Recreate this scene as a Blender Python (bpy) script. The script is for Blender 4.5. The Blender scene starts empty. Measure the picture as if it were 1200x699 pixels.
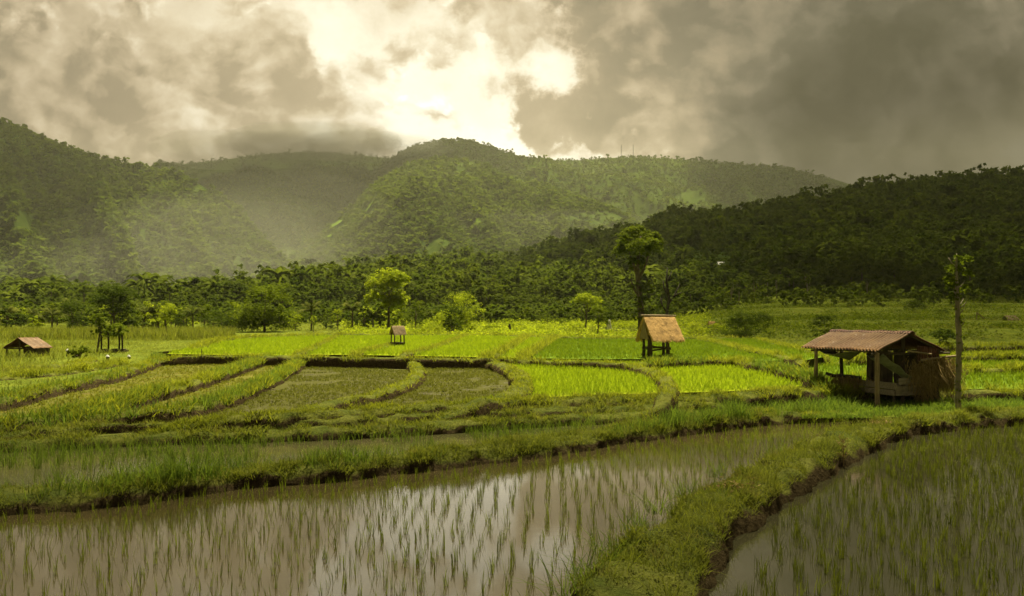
import bpy, math, random
import numpy as np
from mathutils import Vector

random.seed(7)
R = np.random.default_rng(11)
sc = bpy.context.scene
COL = sc.collection
rad = math.radians

# ------------------------------------------------------------------ camera
CAMZ, FOC, HZ = 4.0, 1000.0, 366.0         # eye height, focal length in photo pixels, horizon row
cd = bpy.data.cameras.new("camera")
cam = bpy.data.objects.new("camera", cd)
COL.objects.link(cam)
cam.location = (0, 0, CAMZ)
cam.rotation_euler = (rad(90), 0, 0)
cd.sensor_width = 36.0
cd.lens = 30.0
cd.shift_y = (HZ - 349.5) / 1200.0
cd.clip_start, cd.clip_end = 0.1, 20000
sc.camera = cam


def at(px, py, z):
    """ground point at level z seen along a sight line of the photograph"""
    y = (CAMZ - z) * FOC / (py - HZ)
    return np.array([(px - 600.0) / FOC * y, y, z])


def far(px, py, y):
    return np.array([(px - 600.0) / FOC * y, y, CAMZ - (py - HZ) / FOC * y])


# ------------------------------------------------------------------ noise
def _h(ix, iy, s):
    n = (ix * 374761393 + iy * 668265263 + s * 982451653) & 0xFFFFFFFF
    n = ((n ^ (n >> 13)) * 1274126177) & 0xFFFFFFFF
    return ((n ^ (n >> 16)) & 0xFFFF) / 65535.0


def vnoise(x, y, s=0):
    x = np.asarray(x, float); y = np.asarray(y, float)
    ix = np.floor(x).astype(np.int64); iy = np.floor(y).astype(np.int64)
    fx = x - ix; fy = y - iy
    fx = fx * fx * (3 - 2 * fx); fy = fy * fy * (3 - 2 * fy)
    a = _h(ix, iy, s); b = _h(ix + 1, iy, s); c = _h(ix, iy + 1, s); d = _h(ix + 1, iy + 1, s)
    return (a + (b - a) * fx) * (1 - fy) + (c + (d - c) * fx) * fy


def fbm(x, y, s=0, o=4, ridged=False):
    v = 0; a = 0.5; t = 0
    for k in range(o):
        n = vnoise(x * 2 ** k + 17.3 * k, y * 2 ** k - 9.1 * k, s + k)
        if ridged:
            n = 1 - abs(2 * n - 1)
        v = v + a * n; t += a; a *= 0.5
    return v / t


def sstep(a, b, x):
    t = np.clip((np.asarray(x, float) - a) / (b - a), 0, 1)
    return t * t * (3 - 2 * t)


# ------------------------------------------------------------------ node helper
class NT:
    def __init__(s, tree):
        s.t = tree; s.n = tree.nodes; s.l = tree.links

    def put(s, sock, v):
        if hasattr(v, "is_output"):
            s.l.new(v, sock)
        elif v is not None:
            sock.default_value = v

    def node(s, typ, ins=None, **kw):
        n = s.n.new(typ)
        for k, v in kw.items():
            setattr(n, k, v)
        for k, v in (ins or {}).items():
            s.put(n.inputs[k], v)
        return n

    def m(s, op, a, b=None, c=None, clamp=False):
        n = s.n.new("ShaderNodeMath"); n.operation = op; n.use_clamp = clamp
        s.put(n.inputs[0], a)
        if b is not None: s.put(n.inputs[1], b)
        if c is not None: s.put(n.inputs[2], c)
        return n.outputs[0]

    def vm(s, op, a, b=None, scale=None):
        n = s.n.new("ShaderNodeVectorMath"); n.operation = op
        s.put(n.inputs[0], a)
        if b is not None: s.put(n.inputs[1], b)
        if scale is not None: s.put(n.inputs["Scale"], scale)
        return n.outputs["Value"] if op in ("LENGTH", "DISTANCE", "DOT_PRODUCT") else n.outputs[0]

    def ss(s, v, a, b, lo=0.0, hi=1.0):
        n = s.n.new("ShaderNodeMapRange"); n.interpolation_type = "SMOOTHSTEP"
        s.put(n.inputs[0], v); s.put(n.inputs[1], a); s.put(n.inputs[2], b)
        n.inputs[3].default_value = lo; n.inputs[4].default_value = hi
        return n.outputs[0]

    def mix(s, f, a, b, mode="MIX"):
        n = s.n.new("ShaderNodeMix"); n.data_type = "RGBA"; n.blend_type = mode
        s.put(n.inputs[0], f)
        s.put(n.inputs[6], a if hasattr(a, "is_output") else (*a, 1)[:4])
        s.put(n.inputs[7], b if hasattr(b, "is_output") else (*b, 1)[:4])
        return n.outputs[2]

    def noise(s, vec, scale, detail=4, rough=0.55, dist=0.0):
        n = s.node("ShaderNodeTexNoise", {"Vector": vec, "Scale": scale, "Detail": detail, "Roughness": rough, "Distortion": dist})
        return n.outputs[0]


def new_mat(name):
    m = bpy.data.materials.new(name); m.use_nodes = True
    m.node_tree.nodes.clear()
    t = NT(m.node_tree)
    out = t.node("ShaderNodeOutputMaterial")
    return m, t, out


def leaf_mat(name, c1, c2, transl=0.4, rough=0.7, spec=0.06, scale=0.5, warm=1.25, dry=False):
    """foliage: every leaf has its own tint between two colours, some light passes through"""
    m, t, out = new_mat(name)
    at_ = t.node("ShaderNodeAttribute", attribute_name="tint").outputs["Fac"]
    geo = t.node("ShaderNodeNewGeometry").outputs["Position"]
    nz = t.noise(geo, scale, 3)
    f = t.m("ADD", t.m("MULTIPLY", at_, 0.7), t.m("MULTIPLY", t.m("SUBTRACT", nz, 0.35), 0.9), clamp=True)
    col = t.mix(f, c1, c2)
    if dry:
        dn = t.ss(t.noise(geo, 1.7, 4, 0.6), 0.55, 0.68)
        col = t.mix(t.m("MULTIPLY", dn, 0.6), col, (0.20, 0.165, 0.06))
    p = t.node("ShaderNodeBsdfDiffuse", {"Color": col})
    tc = t.mix(1.0, col, (warm, warm * 1.02, 0.6), "MULTIPLY")
    tr = t.node("ShaderNodeBsdfTranslucent", {"Color": tc})
    mx = t.node("ShaderNodeMixShader", {0: transl, 1: p.outputs[0], 2: tr.outputs[0]})
    t.l.new(mx.outputs[0], out.inputs[0])
    return m


def earth_mat(name, stops, scale=1.0, bump=0.4, rough=0.95, scale2=7.0, dist=0.05):
    """matte ground: colours blotched by two noises; stops = three colours"""
    m, t, out = new_mat(name)
    pos = t.node("ShaderNodeNewGeometry").outputs["Position"]
    a = t.noise(pos, scale, 6, 0.65)
    b = t.noise(pos, scale2, 5, 0.7)
    c = t.mix(t.ss(a, 0.36, 0.62), stops[0], stops[1])
    c = t.mix(t.ss(b, 0.5, 0.68), c, stops[2])
    bp = t.node("ShaderNodeBump", {"Height": b, "Strength": bump, "Distance": dist})
    p = t.node("ShaderNodeBsdfDiffuse", {"Color": c, "Normal": bp.outputs[0]})
    t.l.new(p.outputs[0], out.inputs[0])
    return m


def wood_mat(name, c1, c2, scale=(14, 14, 1.2), bump=0.4, rough=0.85):
    m, t, out = new_mat(name)
    tc = t.node("ShaderNodeTexCoord").outputs["Object"]
    v = t.vm("MULTIPLY", tc, scale)
    n = t.noise(v, 1.0, 6, 0.7)
    n2 = t.noise(tc, 2.3, 4)
    c = t.mix(t.ss(n, 0.3, 0.7), c1, c2)
    c = t.mix(t.m("MULTIPLY", t.ss(n2, 0.45, 0.75), 0.6), c, tuple(x * 0.45 for x in c1))
    bp = t.node("ShaderNodeBump", {"Height": n, "Strength": bump, "Distance": 0.02})
    p = t.node("ShaderNodeBsdfPrincipled", {"Base Color": c, "Roughness": rough, "Specular IOR Level": 0.2, "Normal": bp.outputs[0]})
    t.l.new(p.outputs[0], out.inputs[0])
    return m


def water_mat(name, mud, mud2, ripple=0.05, weed=None):
    m, t, out = new_mat(name)
    pos = t.node("ShaderNodeNewGeometry").outputs["Position"]
    a = t.noise(pos, 0.35, 5, 0.6)
    c = t.mix(t.ss(a, 0.35, 0.65), mud, mud2)
    w = t.noise(t.vm("MULTIPLY", pos, (1.0, 2.2, 1.0)), 5.0, 3, 0.55)
    gust = t.ss(t.noise(pos, 0.22, 3), 0.42, 0.62)
    st = t.m("MULTIPLY", t.m("ADD", t.m("MULTIPLY", gust, 0.8), 0.3), ripple)
    bp = t.node("ShaderNodeBump", {"Height": w, "Strength": st, "Distance": 0.05})
    rg = t.m("ADD", t.m("MULTIPLY", gust, 0.04), 0.015)
    if weed:
        b = t.noise(pos, 1.3, 6, 0.7)
        wf = t.ss(b, 0.36, 0.48)
        c = t.mix(wf, c, weed)
        rg = t.m("ADD", rg, t.m("MULTIPLY", wf, 0.75))
    p = t.node("ShaderNodeBsdfPrincipled", {"Base Color": c, "Roughness": rg, "IOR": 1.48, "Normal": bp.outputs[0]})
    if weed:
        df = t.node("ShaderNodeBsdfDiffuse", {"Color": c})
        p = t.node("ShaderNodeMixShader", {0: wf, 1: p.outputs[0], 2: df.outputs[0]})
    t.l.new(p.outputs[0], out.inputs[0])
    return m


def plain_mat(name, c, rough=0.8, var=0.35, scale=6.0, spec=0.2):
    m, t, out = new_mat(name)
    tc = t.node("ShaderNodeTexCoord").outputs["Object"]
    n = t.noise(tc, scale, 5, 0.65)
    col = t.mix(t.ss(n, 0.3, 0.7), tuple(x * (1 - var) for x in c), tuple(min(1, x * (1 + var)) for x in c))
    bp = t.node("ShaderNodeBump", {"Height": n, "Strength": 0.2, "Distance": 0.02})
    p = t.node("ShaderNodeBsdfPrincipled", {"Base Color": col, "Roughness": rough, "Specular IOR Level": spec, "Normal": bp.outputs[0]})
    t.l.new(p.outputs[0], out.inputs[0])
    return m


def rust_mat():
    m, t, out = new_mat("rusted_sheet")
    tc = t.node("ShaderNodeTexCoord").outputs["Object"]
    n = t.noise(tc, 1.4, 6, 0.65)
    n2 = t.noise(t.vm("MULTIPLY", tc, (9, 1.2, 1.2)), 1.0, 4, 0.6)
    c = t.mix(t.ss(n, 0.3, 0.7), (0.125, 0.070, 0.027), (0.235, 0.138, 0.056))
    c = t.mix(t.m("MULTIPLY", t.ss(n2, 0.42, 0.68), 0.7), c, (0.10, 0.04, 0.016))
    c = t.mix(t.m("MULTIPLY", t.ss(t.noise(tc, 5.0, 5), 0.6, 0.72), 0.5), c, (0.34, 0.27, 0.2))
    p = t.node("ShaderNodeBsdfPrincipled", {"Base Color": c, "Roughness": 0.62, "Metallic": 0.15, "Specular IOR Level": 0.3})
    t.l.new(p.outputs[0], out.inputs[0])
    return m


M = {}
M["rice"] = leaf_mat("rice_leaf", (0.13, 0.17, 0.022), (0.27, 0.33, 0.035), 0.45, scale=0.6)
M["rice_right"] = leaf_mat("rice_leaf_green", (0.095, 0.125, 0.02), (0.20, 0.225, 0.03), 0.42, scale=0.5)
M["crop"] = leaf_mat("rice_crop_leaf", (0.175, 0.24, 0.016), (0.31, 0.38, 0.022), 0.5, scale=0.25)
M["crop_mid"] = leaf_mat("rice_crop_mid_leaf", (0.12, 0.18, 0.014), (0.21, 0.27, 0.02), 0.4, scale=0.25)
M["weed"] = leaf_mat("paddy_weed", (0.11, 0.12, 0.018), (0.23, 0.225, 0.03), 0.35, scale=0.5)
M["grass_far"] = leaf_mat("sunlit_tint_bank_grass", (0.12, 0.15, 0.018), (0.33, 0.34, 0.035), 0.45, scale=0.5)  # lighter copy of the bank grass, sunlight put into its colour
M["weed_dark"] = leaf_mat("wet_paddy_weed", (0.07, 0.08, 0.016), (0.175, 0.18, 0.03), 0.35, scale=0.5)
M["grass"] = leaf_mat("bank_grass", (0.09, 0.115, 0.022), (0.27, 0.285, 0.045), 0.4, scale=0.8, dry=True)
M["tall"] = leaf_mat("tall_grass_leaf", (0.075, 0.13, 0.024), (0.21, 0.275, 0.045), 0.45, scale=0.7)
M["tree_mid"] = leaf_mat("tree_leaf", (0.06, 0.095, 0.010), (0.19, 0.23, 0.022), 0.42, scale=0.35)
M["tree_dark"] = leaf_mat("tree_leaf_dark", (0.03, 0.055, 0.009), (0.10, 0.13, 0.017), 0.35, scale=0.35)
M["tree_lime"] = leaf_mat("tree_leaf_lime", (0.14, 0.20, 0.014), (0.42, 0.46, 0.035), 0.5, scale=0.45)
M["palm"] = leaf_mat("palm_leaf", (0.06, 0.085, 0.018), (0.17, 0.18, 0.045), 0.4, spec=0.1, rough=0.6)
M["forest"] = leaf_mat("forest_leaf", (0.045, 0.075, 0.012), (0.14, 0.17, 0.022), 0.38, scale=0.02)
M["forest_far"] = leaf_mat("far_forest_leaf", (0.05, 0.085, 0.014), (0.15, 0.185, 0.024), 0.35, scale=0.006)
M["bark"] = wood_mat("bark", (0.085, 0.065, 0.04), (0.16, 0.13, 0.085))
M["bark_pale"] = wood_mat("pale_bark", (0.20, 0.17, 0.11), (0.33, 0.29, 0.2))
M["bark_dark"] = wood_mat("dark_bark", (0.03, 0.025, 0.018), (0.07, 0.058, 0.04))
M["post"] = wood_mat("weathered_post", (0.22, 0.16, 0.09), (0.38, 0.30, 0.18))
M["post_dark"] = wood_mat("dark_timber", (0.05, 0.037, 0.024), (0.11, 0.085, 0.055))
M["board"] = wood_mat("grey_board", (0.22, 0.18, 0.13), (0.34, 0.29, 0.21), scale=(2, 14, 14))
M["thatch"] = wood_mat("straw_thatch", (0.33, 0.20, 0.065), (0.66, 0.43, 0.15), scale=(26, 26, 2.0), bump=0.8)
M["thatch_dull"] = wood_mat("old_thatch", (0.17, 0.12, 0.06), (0.33, 0.25, 0.13), scale=(22, 22, 2.0), bump=0.8)
M["straw"] = leaf_mat("dry_straw", (0.14, 0.095, 0.035), (0.48, 0.36, 0.16), 0.2, scale=2.0, warm=1.0)
M["tile"] = rust_mat()
M["rust_dark"] = plain_mat("dark_rust", (0.10, 0.045, 0.028), 0.7, 0.5, 3.0)
M["cloth_white"] = plain_mat("white_cloth", (0.72, 0.70, 0.64), 0.9, 0.12)
M["cloth_grey"] = plain_mat("faded_tarp", (0.19, 0.19, 0.14), 0.75, 0.3, 3.0)
M["white"] = plain_mat("white_paint", (0.6, 0.6, 0.56), 0.7, 0.1)
M["steel"] = plain_mat("galvanised_steel", (0.28, 0.28, 0.27), 0.5, 0.2)
def bank_mat():
    m, t, out = new_mat("grassy_bank")
    g_ = t.node("ShaderNodeNewGeometry")
    pos = g_.outputs["Position"]
    nz = t.node("ShaderNodeSeparateXYZ", {0: g_.outputs["Normal"]}).outputs[2]
    a = t.noise(pos, 1.2, 6, 0.65); b = t.noise(pos, 9.0, 5, 0.7); c3 = t.noise(pos, 0.4, 3)
    turf = t.mix(t.ss(a, 0.35, 0.65), (0.075, 0.095, 0.02), (0.15, 0.16, 0.034))
    turf = t.mix(t.m("MULTIPLY", t.ss(b, 0.5, 0.7), 0.6), turf, (0.06, 0.055, 0.02))
    soil = t.mix(t.ss(b, 0.35, 0.65), (0.042, 0.031, 0.016), (0.085, 0.065, 0.032))
    f = t.ss(t.m("ADD", nz, t.m("MULTIPLY", t.m("SUBTRACT", a, 0.5), 0.8)), 0.58, 0.82)
    col = t.mix(f, soil, turf)
    bp = t.node("ShaderNodeBump", {"Height": b, "Strength": 0.9, "Distance": 0.12})
    p = t.node("ShaderNodeBsdfDiffuse", {"Color": col, "Normal": bp.outputs[0]})
    t.l.new(p.outputs[0], out.inputs[0])
    return m


M["bank"] = bank_mat()
M["soil_bank"] = earth_mat("bank_soil", ((0.055, 0.038, 0.02), (0.035, 0.042, 0.012), (0.09, 0.075, 0.03)), 1.6, 0.9, scale2=8.0, dist=0.12)
M["turf"] = earth_mat("turf_ground", ((0.08, 0.11, 0.014), (0.14, 0.17, 0.02), (0.08, 0.075, 0.022)), 0.5, 0.7, scale2=5.0, dist=0.08)
M["hill"] = earth_mat("hill_ground", ((0.035, 0.058, 0.010), (0.05, 0.075, 0.012), (0.07, 0.095, 0.015)), 0.012, 0.5, scale2=0.06, dist=3.0)
M["water"] = water_mat("paddy_water", (0.062, 0.049, 0.020), (0.046, 0.037, 0.015), 0.022)
M["water_right"] = water_mat("paddy_water_shallow", (0.042, 0.040, 0.020), (0.034, 0.033, 0.015), 0.05)
M["water_strip"] = water_mat("narrow_paddy_water", (0.09, 0.08, 0.035), (0.07, 0.07, 0.025), 0.04)
M["mud_field"] = water_mat("weedy_wet_mud", (0.06, 0.048, 0.026), (0.05, 0.044, 0.02), 0.05, weed=(0.072, 0.072, 0.022))
M["weed_field"] = earth_mat("weedy_field_ground", ((0.13, 0.125, 0.024), (0.085, 0.10, 0.02), (0.12, 0.085, 0.035)), 0.8, 0.5, scale2=3.0)
M["crop_field"] = earth_mat("crop_ground", ((0.17, 0.22, 0.010), (0.22, 0.26, 0.012), (0.13, 0.17, 0.010)), 0.25, 0.3, scale2=6.0)
M["crop_field_mid"] = earth_mat("crop_ground_mid", ((0.09, 0.15, 0.014), (0.12, 0.18, 0.018), (0.07, 0.11, 0.012)), 0.25, 0.3, scale2=6.0)


# ------------------------------------------------------------------ mesh helpers
def mesh_np(name, V, faces, tint=None, smooth=False):
    """faces: list of integer arrays (n, k)"""
    V = np.ascontiguousarray(V, np.float32)
    me = bpy.data.meshes.new(name)
    me.vertices.add(len(V)); me.vertices.foreach_set("co", V.ravel())
    faces = [np.asarray(f, np.int32) for f in faces if len(f)]
    tot = np.concatenate([np.full(len(f), f.shape[1], np.int32) for f in faces])
    lv = np.concatenate([f.ravel() for f in faces])
    start = np.concatenate([[0], np.cumsum(tot)[:-1]]).astype(np.int32)
    me.loops.add(len(lv)); me.loops.foreach_set("vertex_index", lv)
    me.polygons.add(len(tot)); me.polygons.foreach_set("loop_start", start)
    me.polygons.foreach_set("loop_total", tot)
    me.polygons.foreach_set("use_smooth", np.full(len(tot), smooth, bool))
    if tint is not None:
        a = me.attributes.new("tint", "FLOAT", "POINT")
        a.data.foreach_set("value", np.ascontiguousarray(tint, np.float32))
    me.update(calc_edges=True)
    return me


def link(name, me, mat=None, parent=None, loc=None):
    o = bpy.data.objects.new(name, me)
    COL.objects.link(o)
    if mat is not None and len(me.materials) == 0:
        me.materials.append(mat)
    if parent is not None: o.parent = parent
    if loc is not None: o.location = tuple(loc)
    return o


def tag(o, label=None, cat=None, group=None, kind=None):
    if label: o["label"] = label
    if cat: o["category"] = cat
    if group: o["group"] = group
    if kind: o["kind"] = kind
    return o


def thing(name, label, cat, loc, rz=0.0, group=None):
    o = bpy.data.objects.new(name, None); COL.objects.link(o)
    o.location = tuple(float(v) for v in loc); o.rotation_euler = (0, 0, rz)
    o.empty_display_size = 0.2
    return tag(o, label, cat, group)


class MB:
    """collects shapes into one mesh"""
    def __init__(s):
        s.V = []; s.q = []; s.t = []; s.n = 0; s.tint = []

    def add(s, V, quads=(), tris=(), tint=None):
        V = np.asarray(V, float)
        if len(quads): s.q.append(np.asarray(quads) + s.n)
        if len(tris): s.t.append(np.asarray(tris) + s.n)
        s.V.append(V); s.n += len(V)
        s.tint.append(np.full(len(V), 0.5) if tint is None else np.broadcast_to(tint, (len(V),)))

    def tube(s, pts, r, seg=7, jitter=0.0):
        pts = np.asarray(pts, float); n = len(pts)
        r = np.broadcast_to(r, (n,))
        T = np.gradient(pts, axis=0); T /= np.linalg.norm(T, axis=1)[:, None] + 1e-9
        ref = np.array([1.0, 0, 0]) if abs(T[0, 0]) < 0.8 else np.array([0, 1.0, 0])
        A = np.cross(T, ref); A /= np.linalg.norm(A, axis=1)[:, None] + 1e-9
        B = np.cross(T, A)
        th = np.arange(seg) / seg * 2 * np.pi
        ring = pts[:, None] + (A[:, None] * np.cos(th)[None, :, None] + B[:, None] * np.sin(th)[None, :, None]) * r[:, None, None]
        if jitter: ring += R.normal(0, jitter, ring.shape) * r[:, None, None]
        V = ring.reshape(-1, 3)
        i = np.arange(n - 1)[:, None] * seg; j = np.arange(seg)[None]; k = (j + 1) % seg
        q = np.stack([i + j, i + k, i + seg + k, i + seg + j], -1).reshape(-1, 4)
        V = np.vstack([V, pts[0], pts[-1]])
        c0, c1 = n * seg, n * seg + 1
        t = [[c0, (a + 1) % seg, a] for a in range(seg)] + [[c1, (n - 1) * seg + a, (n - 1) * seg + (a + 1) % seg] for a in range(seg)]
        s.add(V, q, t)

    def box(s, c, size, ax=None):
        """box centred at c, ax = 3 axes (rows)"""
        ax = np.eye(3) if ax is None else np.asarray(ax, float)
        h = np.asarray(size, float) / 2
        cs = np.array([[x, y, z] for x in (-1, 1) for y in (-1, 1) for z in (-1, 1)], float) * h
        V = np.asarray(c, float) + cs @ ax
        q = [[0, 1, 3, 2], [4, 6, 7, 5], [0, 4, 5, 1], [2, 3, 7, 6], [0, 2, 6, 4], [1, 5, 7, 3]]
        s.add(V, q)

    def beam(s, a, b, w, h):
        a = np.asarray(a, float); b = np.asarray(b, float)
        d = b - a; L = np.linalg.norm(d); x = d / L
        up = np.array([0, 0, 1.0]) if abs(x[2]) < 0.9 else np.array([0, 1.0, 0])
        y = np.cross(up, x); y /= np.linalg.norm(y); z = np.cross(x, y)
        s.box((a + b) / 2, (L, w, h), [x, y, z])

    def build(s, name, mat, parent=None, loc=None, smooth=False):
        f = []
        if s.q: f.append(np.vstack(s.q))
        if s.t: f.append(np.vstack(s.t))
        me = mesh_np(name, np.vstack(s.V), f, np.concatenate(s.tint), smooth)
        return link(name, me, mat, parent, loc)


def blades(P, h, w, lean=0.35, seg=2, droop=0.25, rng=R, az=None):
    """grass blades: tapering curved ribbons. returns V, quads, tris, tint per vertex"""
    P = np.asarray(P, float); N = len(P)
    h = np.broadcast_to(h, (N,)); w = np.broadcast_to(w, (N,))
    az = rng.uniform(0, 2 * np.pi, N) if az is None else az
    D = np.stack([np.cos(az), np.sin(az), np.zeros(N)], 1)
    ph = az + np.pi / 2 + rng.normal(0, 0.6, N)
    S = np.stack([np.cos(ph), np.sin(ph), np.zeros(N)], 1)
    ln = np.abs(rng.normal(0, lean, N)) + 0.03
    dr = np.abs(rng.normal(0, droop, N))
    rows = []
    for k in range(seg + 1):
        t = k / seg
        c = P + D * (h * (ln * t + dr * t * t))[:, None] + np.array([0, 0, 1.0]) * (h * (t - 0.35 * dr * t * t))[:, None]
        if k < seg:
            ww = w * (1 - 0.35 * t) * 0.5
            rows += [c - S * ww[:, None], c + S * ww[:, None]]
        else:
            rows += [c]
    V = np.stack(rows, 1)
    m = V.shape[1]; b = np.arange(N)[:, None] * m
    q = []
    for k in range(seg - 1):
        q.append(b + np.array([[2 * k, 2 * k + 1, 2 * k + 3, 2 * k + 2]]))
    t = b + np.array([[2 * seg - 2, 2 * seg - 1, 2 * seg]])
    tint = np.repeat(rng.uniform(0, 1, N), m)
    return V.reshape(-1, 3), (np.vstack(q) if q else np.zeros((0, 4), int)), t, tint


def quads_leaves(P, Nrm, size, rng=R, aspect=0.55, tint=None):
    """leaf-sized kite quads at P facing Nrm"""
    N = len(P)
    size = np.broadcast_to(size, (N,))
    Nrm = Nrm / (np.linalg.norm(Nrm, axis=1)[:, None] + 1e-9)
    ref = rng.normal(0, 1, (N, 3))
    A = np.cross(Nrm, ref); A /= np.linalg.norm(A, axis=1)[:, None] + 1e-9
    B = np.cross(Nrm, A)
    s = size[:, None]
    bend = Nrm * (s * rng.uniform(-0.25, 0.05, (N, 1)))
    V = np.stack([P - A * s * 0.5, P + B * s * aspect * 0.5 + A * s * 0.05, P + A * s * 0.5 + bend, P - B * s * aspect * 0.5 + A * s * 0.05], 1)
    q = np.arange(N)[:, None] * 4 + np.array([[0, 1, 2, 3]])
    tt = rng.uniform(0, 1, N) if tint is None else tint
    return V.reshape(-1, 3), q, np.repeat(tt, 4)


def in_poly(x, y, poly):
    c = np.zeros(len(x), bool); n = len(poly)
    for i in range(n):
        x1, y1 = poly[i][:2]; x2, y2 = poly[(i + 1) % n][:2]
        if y1 == y2: continue
        k = ((y1 > y) != (y2 > y)) & (x < (x2 - x1) * (y - y1) / (y2 - y1) + x1)
        c ^= k
    return c


def in_view(x, y, margin=40):
    px = 600 + x / y * 1000
    return (px > -margin) & (px < 1200 + margin) & (y > 10.5)


def scatter(poly, dens, rng=R):
    poly = np.asarray(poly)[:, :2]
    lo, hi = poly.min(0), poly.max(0)
    n = int((hi - lo).prod() * dens)
    p = rng.uniform(lo, hi, (n, 2))
    return p[in_poly(p[:, 0], p[:, 1], poly) & in_view(p[:, 0], p[:, 1])]


def spline(pts, step):
    p = np.asarray(pts, float)
    e = np.vstack([2 * p[0] - p[1], p, 2 * p[-1] - p[-2]])
    out = []
    for i in range(1, len(e) - 2):
        L = np.linalg.norm(e[i + 1] - e[i]); n = max(2, int(L / step))
        t = np.linspace(0, 1, n, endpoint=False)[:, None]
        a, b, c, d = e[i - 1], e[i], e[i + 1], e[i + 2]
        out.append(0.5 * ((2 * b) + (-a + c) * t + (2 * a - 5 * b + 4 * c - d) * t ** 2 + (-a + 3 * b - 3 * c + d) * t ** 3))
    out.append(p[-1:])
    return np.vstack(out)


# ------------------------------------------------------------------ valley floor
def T(x, y):
    """height of the open ground"""
    x = np.asarray(x, float); y = np.asarray(y, float)
    z = np.interp(y, [-200, 37, 41, 45, 100, 112, 130, 160, 240, 330], [-0.5, -0.5, 0.1, 0.3, 0.4, 0.92, 1.05, 1.3, 2.6, 6.0])
    u = x / np.maximum(y, 5)
    k = sstep(0.12, 0.33, u)
    zr = np.interp(y, [0, 70, 100, 150, 225, 320], [0, 0, 0.5, 2.6, 6.0, 12.0])
    st = 0.85
    q = zr / st; fl = np.floor(q); fr = q - fl
    zr = (fl + sstep(0.7, 1.0, fr)) * st
    return z + k * zr + (vnoise(x * 0.35, y * 0.35, 5) - 0.5) * 0.12 * sstep(26, 60, y)


us = np.concatenate([[-8, -4, -2, -1.2], np.linspace(-0.8, 0.8, 240), [1.2, 2, 4, 8]])
ys = np.concatenate([[-60.0, -20, 0, 5], np.geomspace(9, 330, 230)])
gx = us[None] * np.maximum(ys, 8)[:, None]
gy = np.repeat(ys[:, None], len(us), 1)
gz = T(gx, gy)
nI, nJ = gx.shape
idx = np.arange(nI * nJ).reshape(nI, nJ)
gq = np.stack([idx[:-1, :-1], idx[:-1, 1:], idx[1:, 1:], idx[1:, :-1]], -1).reshape(-1, 4)
g = link("ground", mesh_np("ground", np.stack([gx, gy, gz], -1).reshape(-1, 3), [gq], smooth=True), M["turf"])
tag(g, "green valley floor rising towards the foot of the wooded hills", "ground", kind="structure")

# fields, traced on the ground: (name, label, material, level, outline)
FLD = {}


def field(name, label, mat, z, px, cat="field"):
    P = np.array([at(a, b, z) for a, b in px])
    FLD[label] = P
    import bmesh
    b = bmesh.new()
    f = b.faces.new([b.verts.new(p) for p in P])
    f.normal_update()
    if f.normal.z < 0: f.normal_flip()
    lo_ = [b.verts.new(p - [0, 0, 0.75]) for p in P]
    b.verts.ensure_lookup_table()
    n = len(P)
    for i in range(n):
        sd = b.faces.new([b.verts[i], b.verts[(i + 1) % n], lo_[(i + 1) % n], lo_[i]]); sd.material_index = 1
    bmesh.ops.triangulate(b, faces=[f])
    me = bpy.data.meshes.new(name); b.to_mesh(me); b.free()
    me.materials.append(M[mat]); me.materials.append(M["soil_bank"])
    o = link(name, me, M[mat])
    tag(o, label, cat, kind="structure")
    return P


A_ = field("flooded_paddy", "brown flooded paddy reflecting the bright cloud, nearest the viewer", "water", 0.0,
           [(-140, 790), (-140, 593), (0, 586), (130, 576), (267, 559), (400, 549), (530, 536), (640, 523), (760, 506), (850, 496), (930, 487), (1010, 482), (990, 505), (950, 528), (880, 566), (830, 600), (780, 642), (735, 695), (690, 790)])
B_ = field("flooded_paddy", "darker flooded paddy to the right of the diagonal grassy bank", "water_right", -0.12,
           [(730, 800), (760, 700), (800, 640), (860, 588), (905, 558), (960, 530), (1020, 502), (1100, 490), (1200, 484), (1360, 478), (1360, 800)])
C_ = field("flooded_paddy", "narrow strip of flooded paddy behind the tall grass bank", "water_strip", 0.2,
           [(-140, 592), (-140, 522), (0, 517), (250, 508), (520, 497), (760, 484), (870, 476), (940, 480), (850, 490), (760, 500), (640, 517), (530, 530), (400, 543), (267, 553), (130, 570), (0, 581)])
F1 = field("weedy_paddy", "olive yellow weedy field in the long curve at left", "weed_field", 0.50,
           [(-120, 515), (0, 498), (90, 484), (170, 465), (240, 445), (290, 429), (325, 415), (186, 414), (175, 426), (130, 440), (60, 454), (0, 469), (-120, 486)])
F2 = field("weedy_paddy", "narrow weedy strip between two curving grass banks", "weed_field", 0.44,
           [(-120, 516), (0, 499), (170, 466), (290, 429), (325, 415), (366, 415), (345, 430), (300, 454), (230, 478), (130, 488), (60, 496), (-120, 522)])
F3 = field("weedy_paddy", "wet brown weedy paddy with open puddles, left of the curled bank", "mud_field", 0.42,
           [(100, 494), (230, 479), (300, 454), (345, 430), (366, 415), (472, 416), (492, 430), (486, 442), (440, 462), (400, 471), (330, 490), (250, 492)])
F4 = field("weedy_paddy", "brown green weedy paddy between the two curled banks", "mud_field", 0.48,
           [(330, 488), (400, 468), (440, 459), (470, 449), (486, 440), (488, 430), (470, 416), (565, 419), (606, 436), (614, 448), (602, 462), (570, 471), (500, 478), (400, 484)])
F5 = field("rice_paddy", "bright lime green rice paddy enclosed by the rounded bank", "crop_field", 0.66,
           [(555, 473), (602, 463), (615, 448), (606, 436), (575, 420), (640, 422), (700, 425), (742, 430), (770, 438), (784, 452), (778, 461), (700, 463), (640, 466)])
F6 = field("rice_paddy", "lime green rice paddy between the rounded bank and the shelter", "crop_field", 0.64,
           [(775, 461), (782, 452), (768, 438), (735, 428), (700, 424), (860, 423), (900, 430), (945, 440), (950, 452), (900, 456), (850, 459)])
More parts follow.
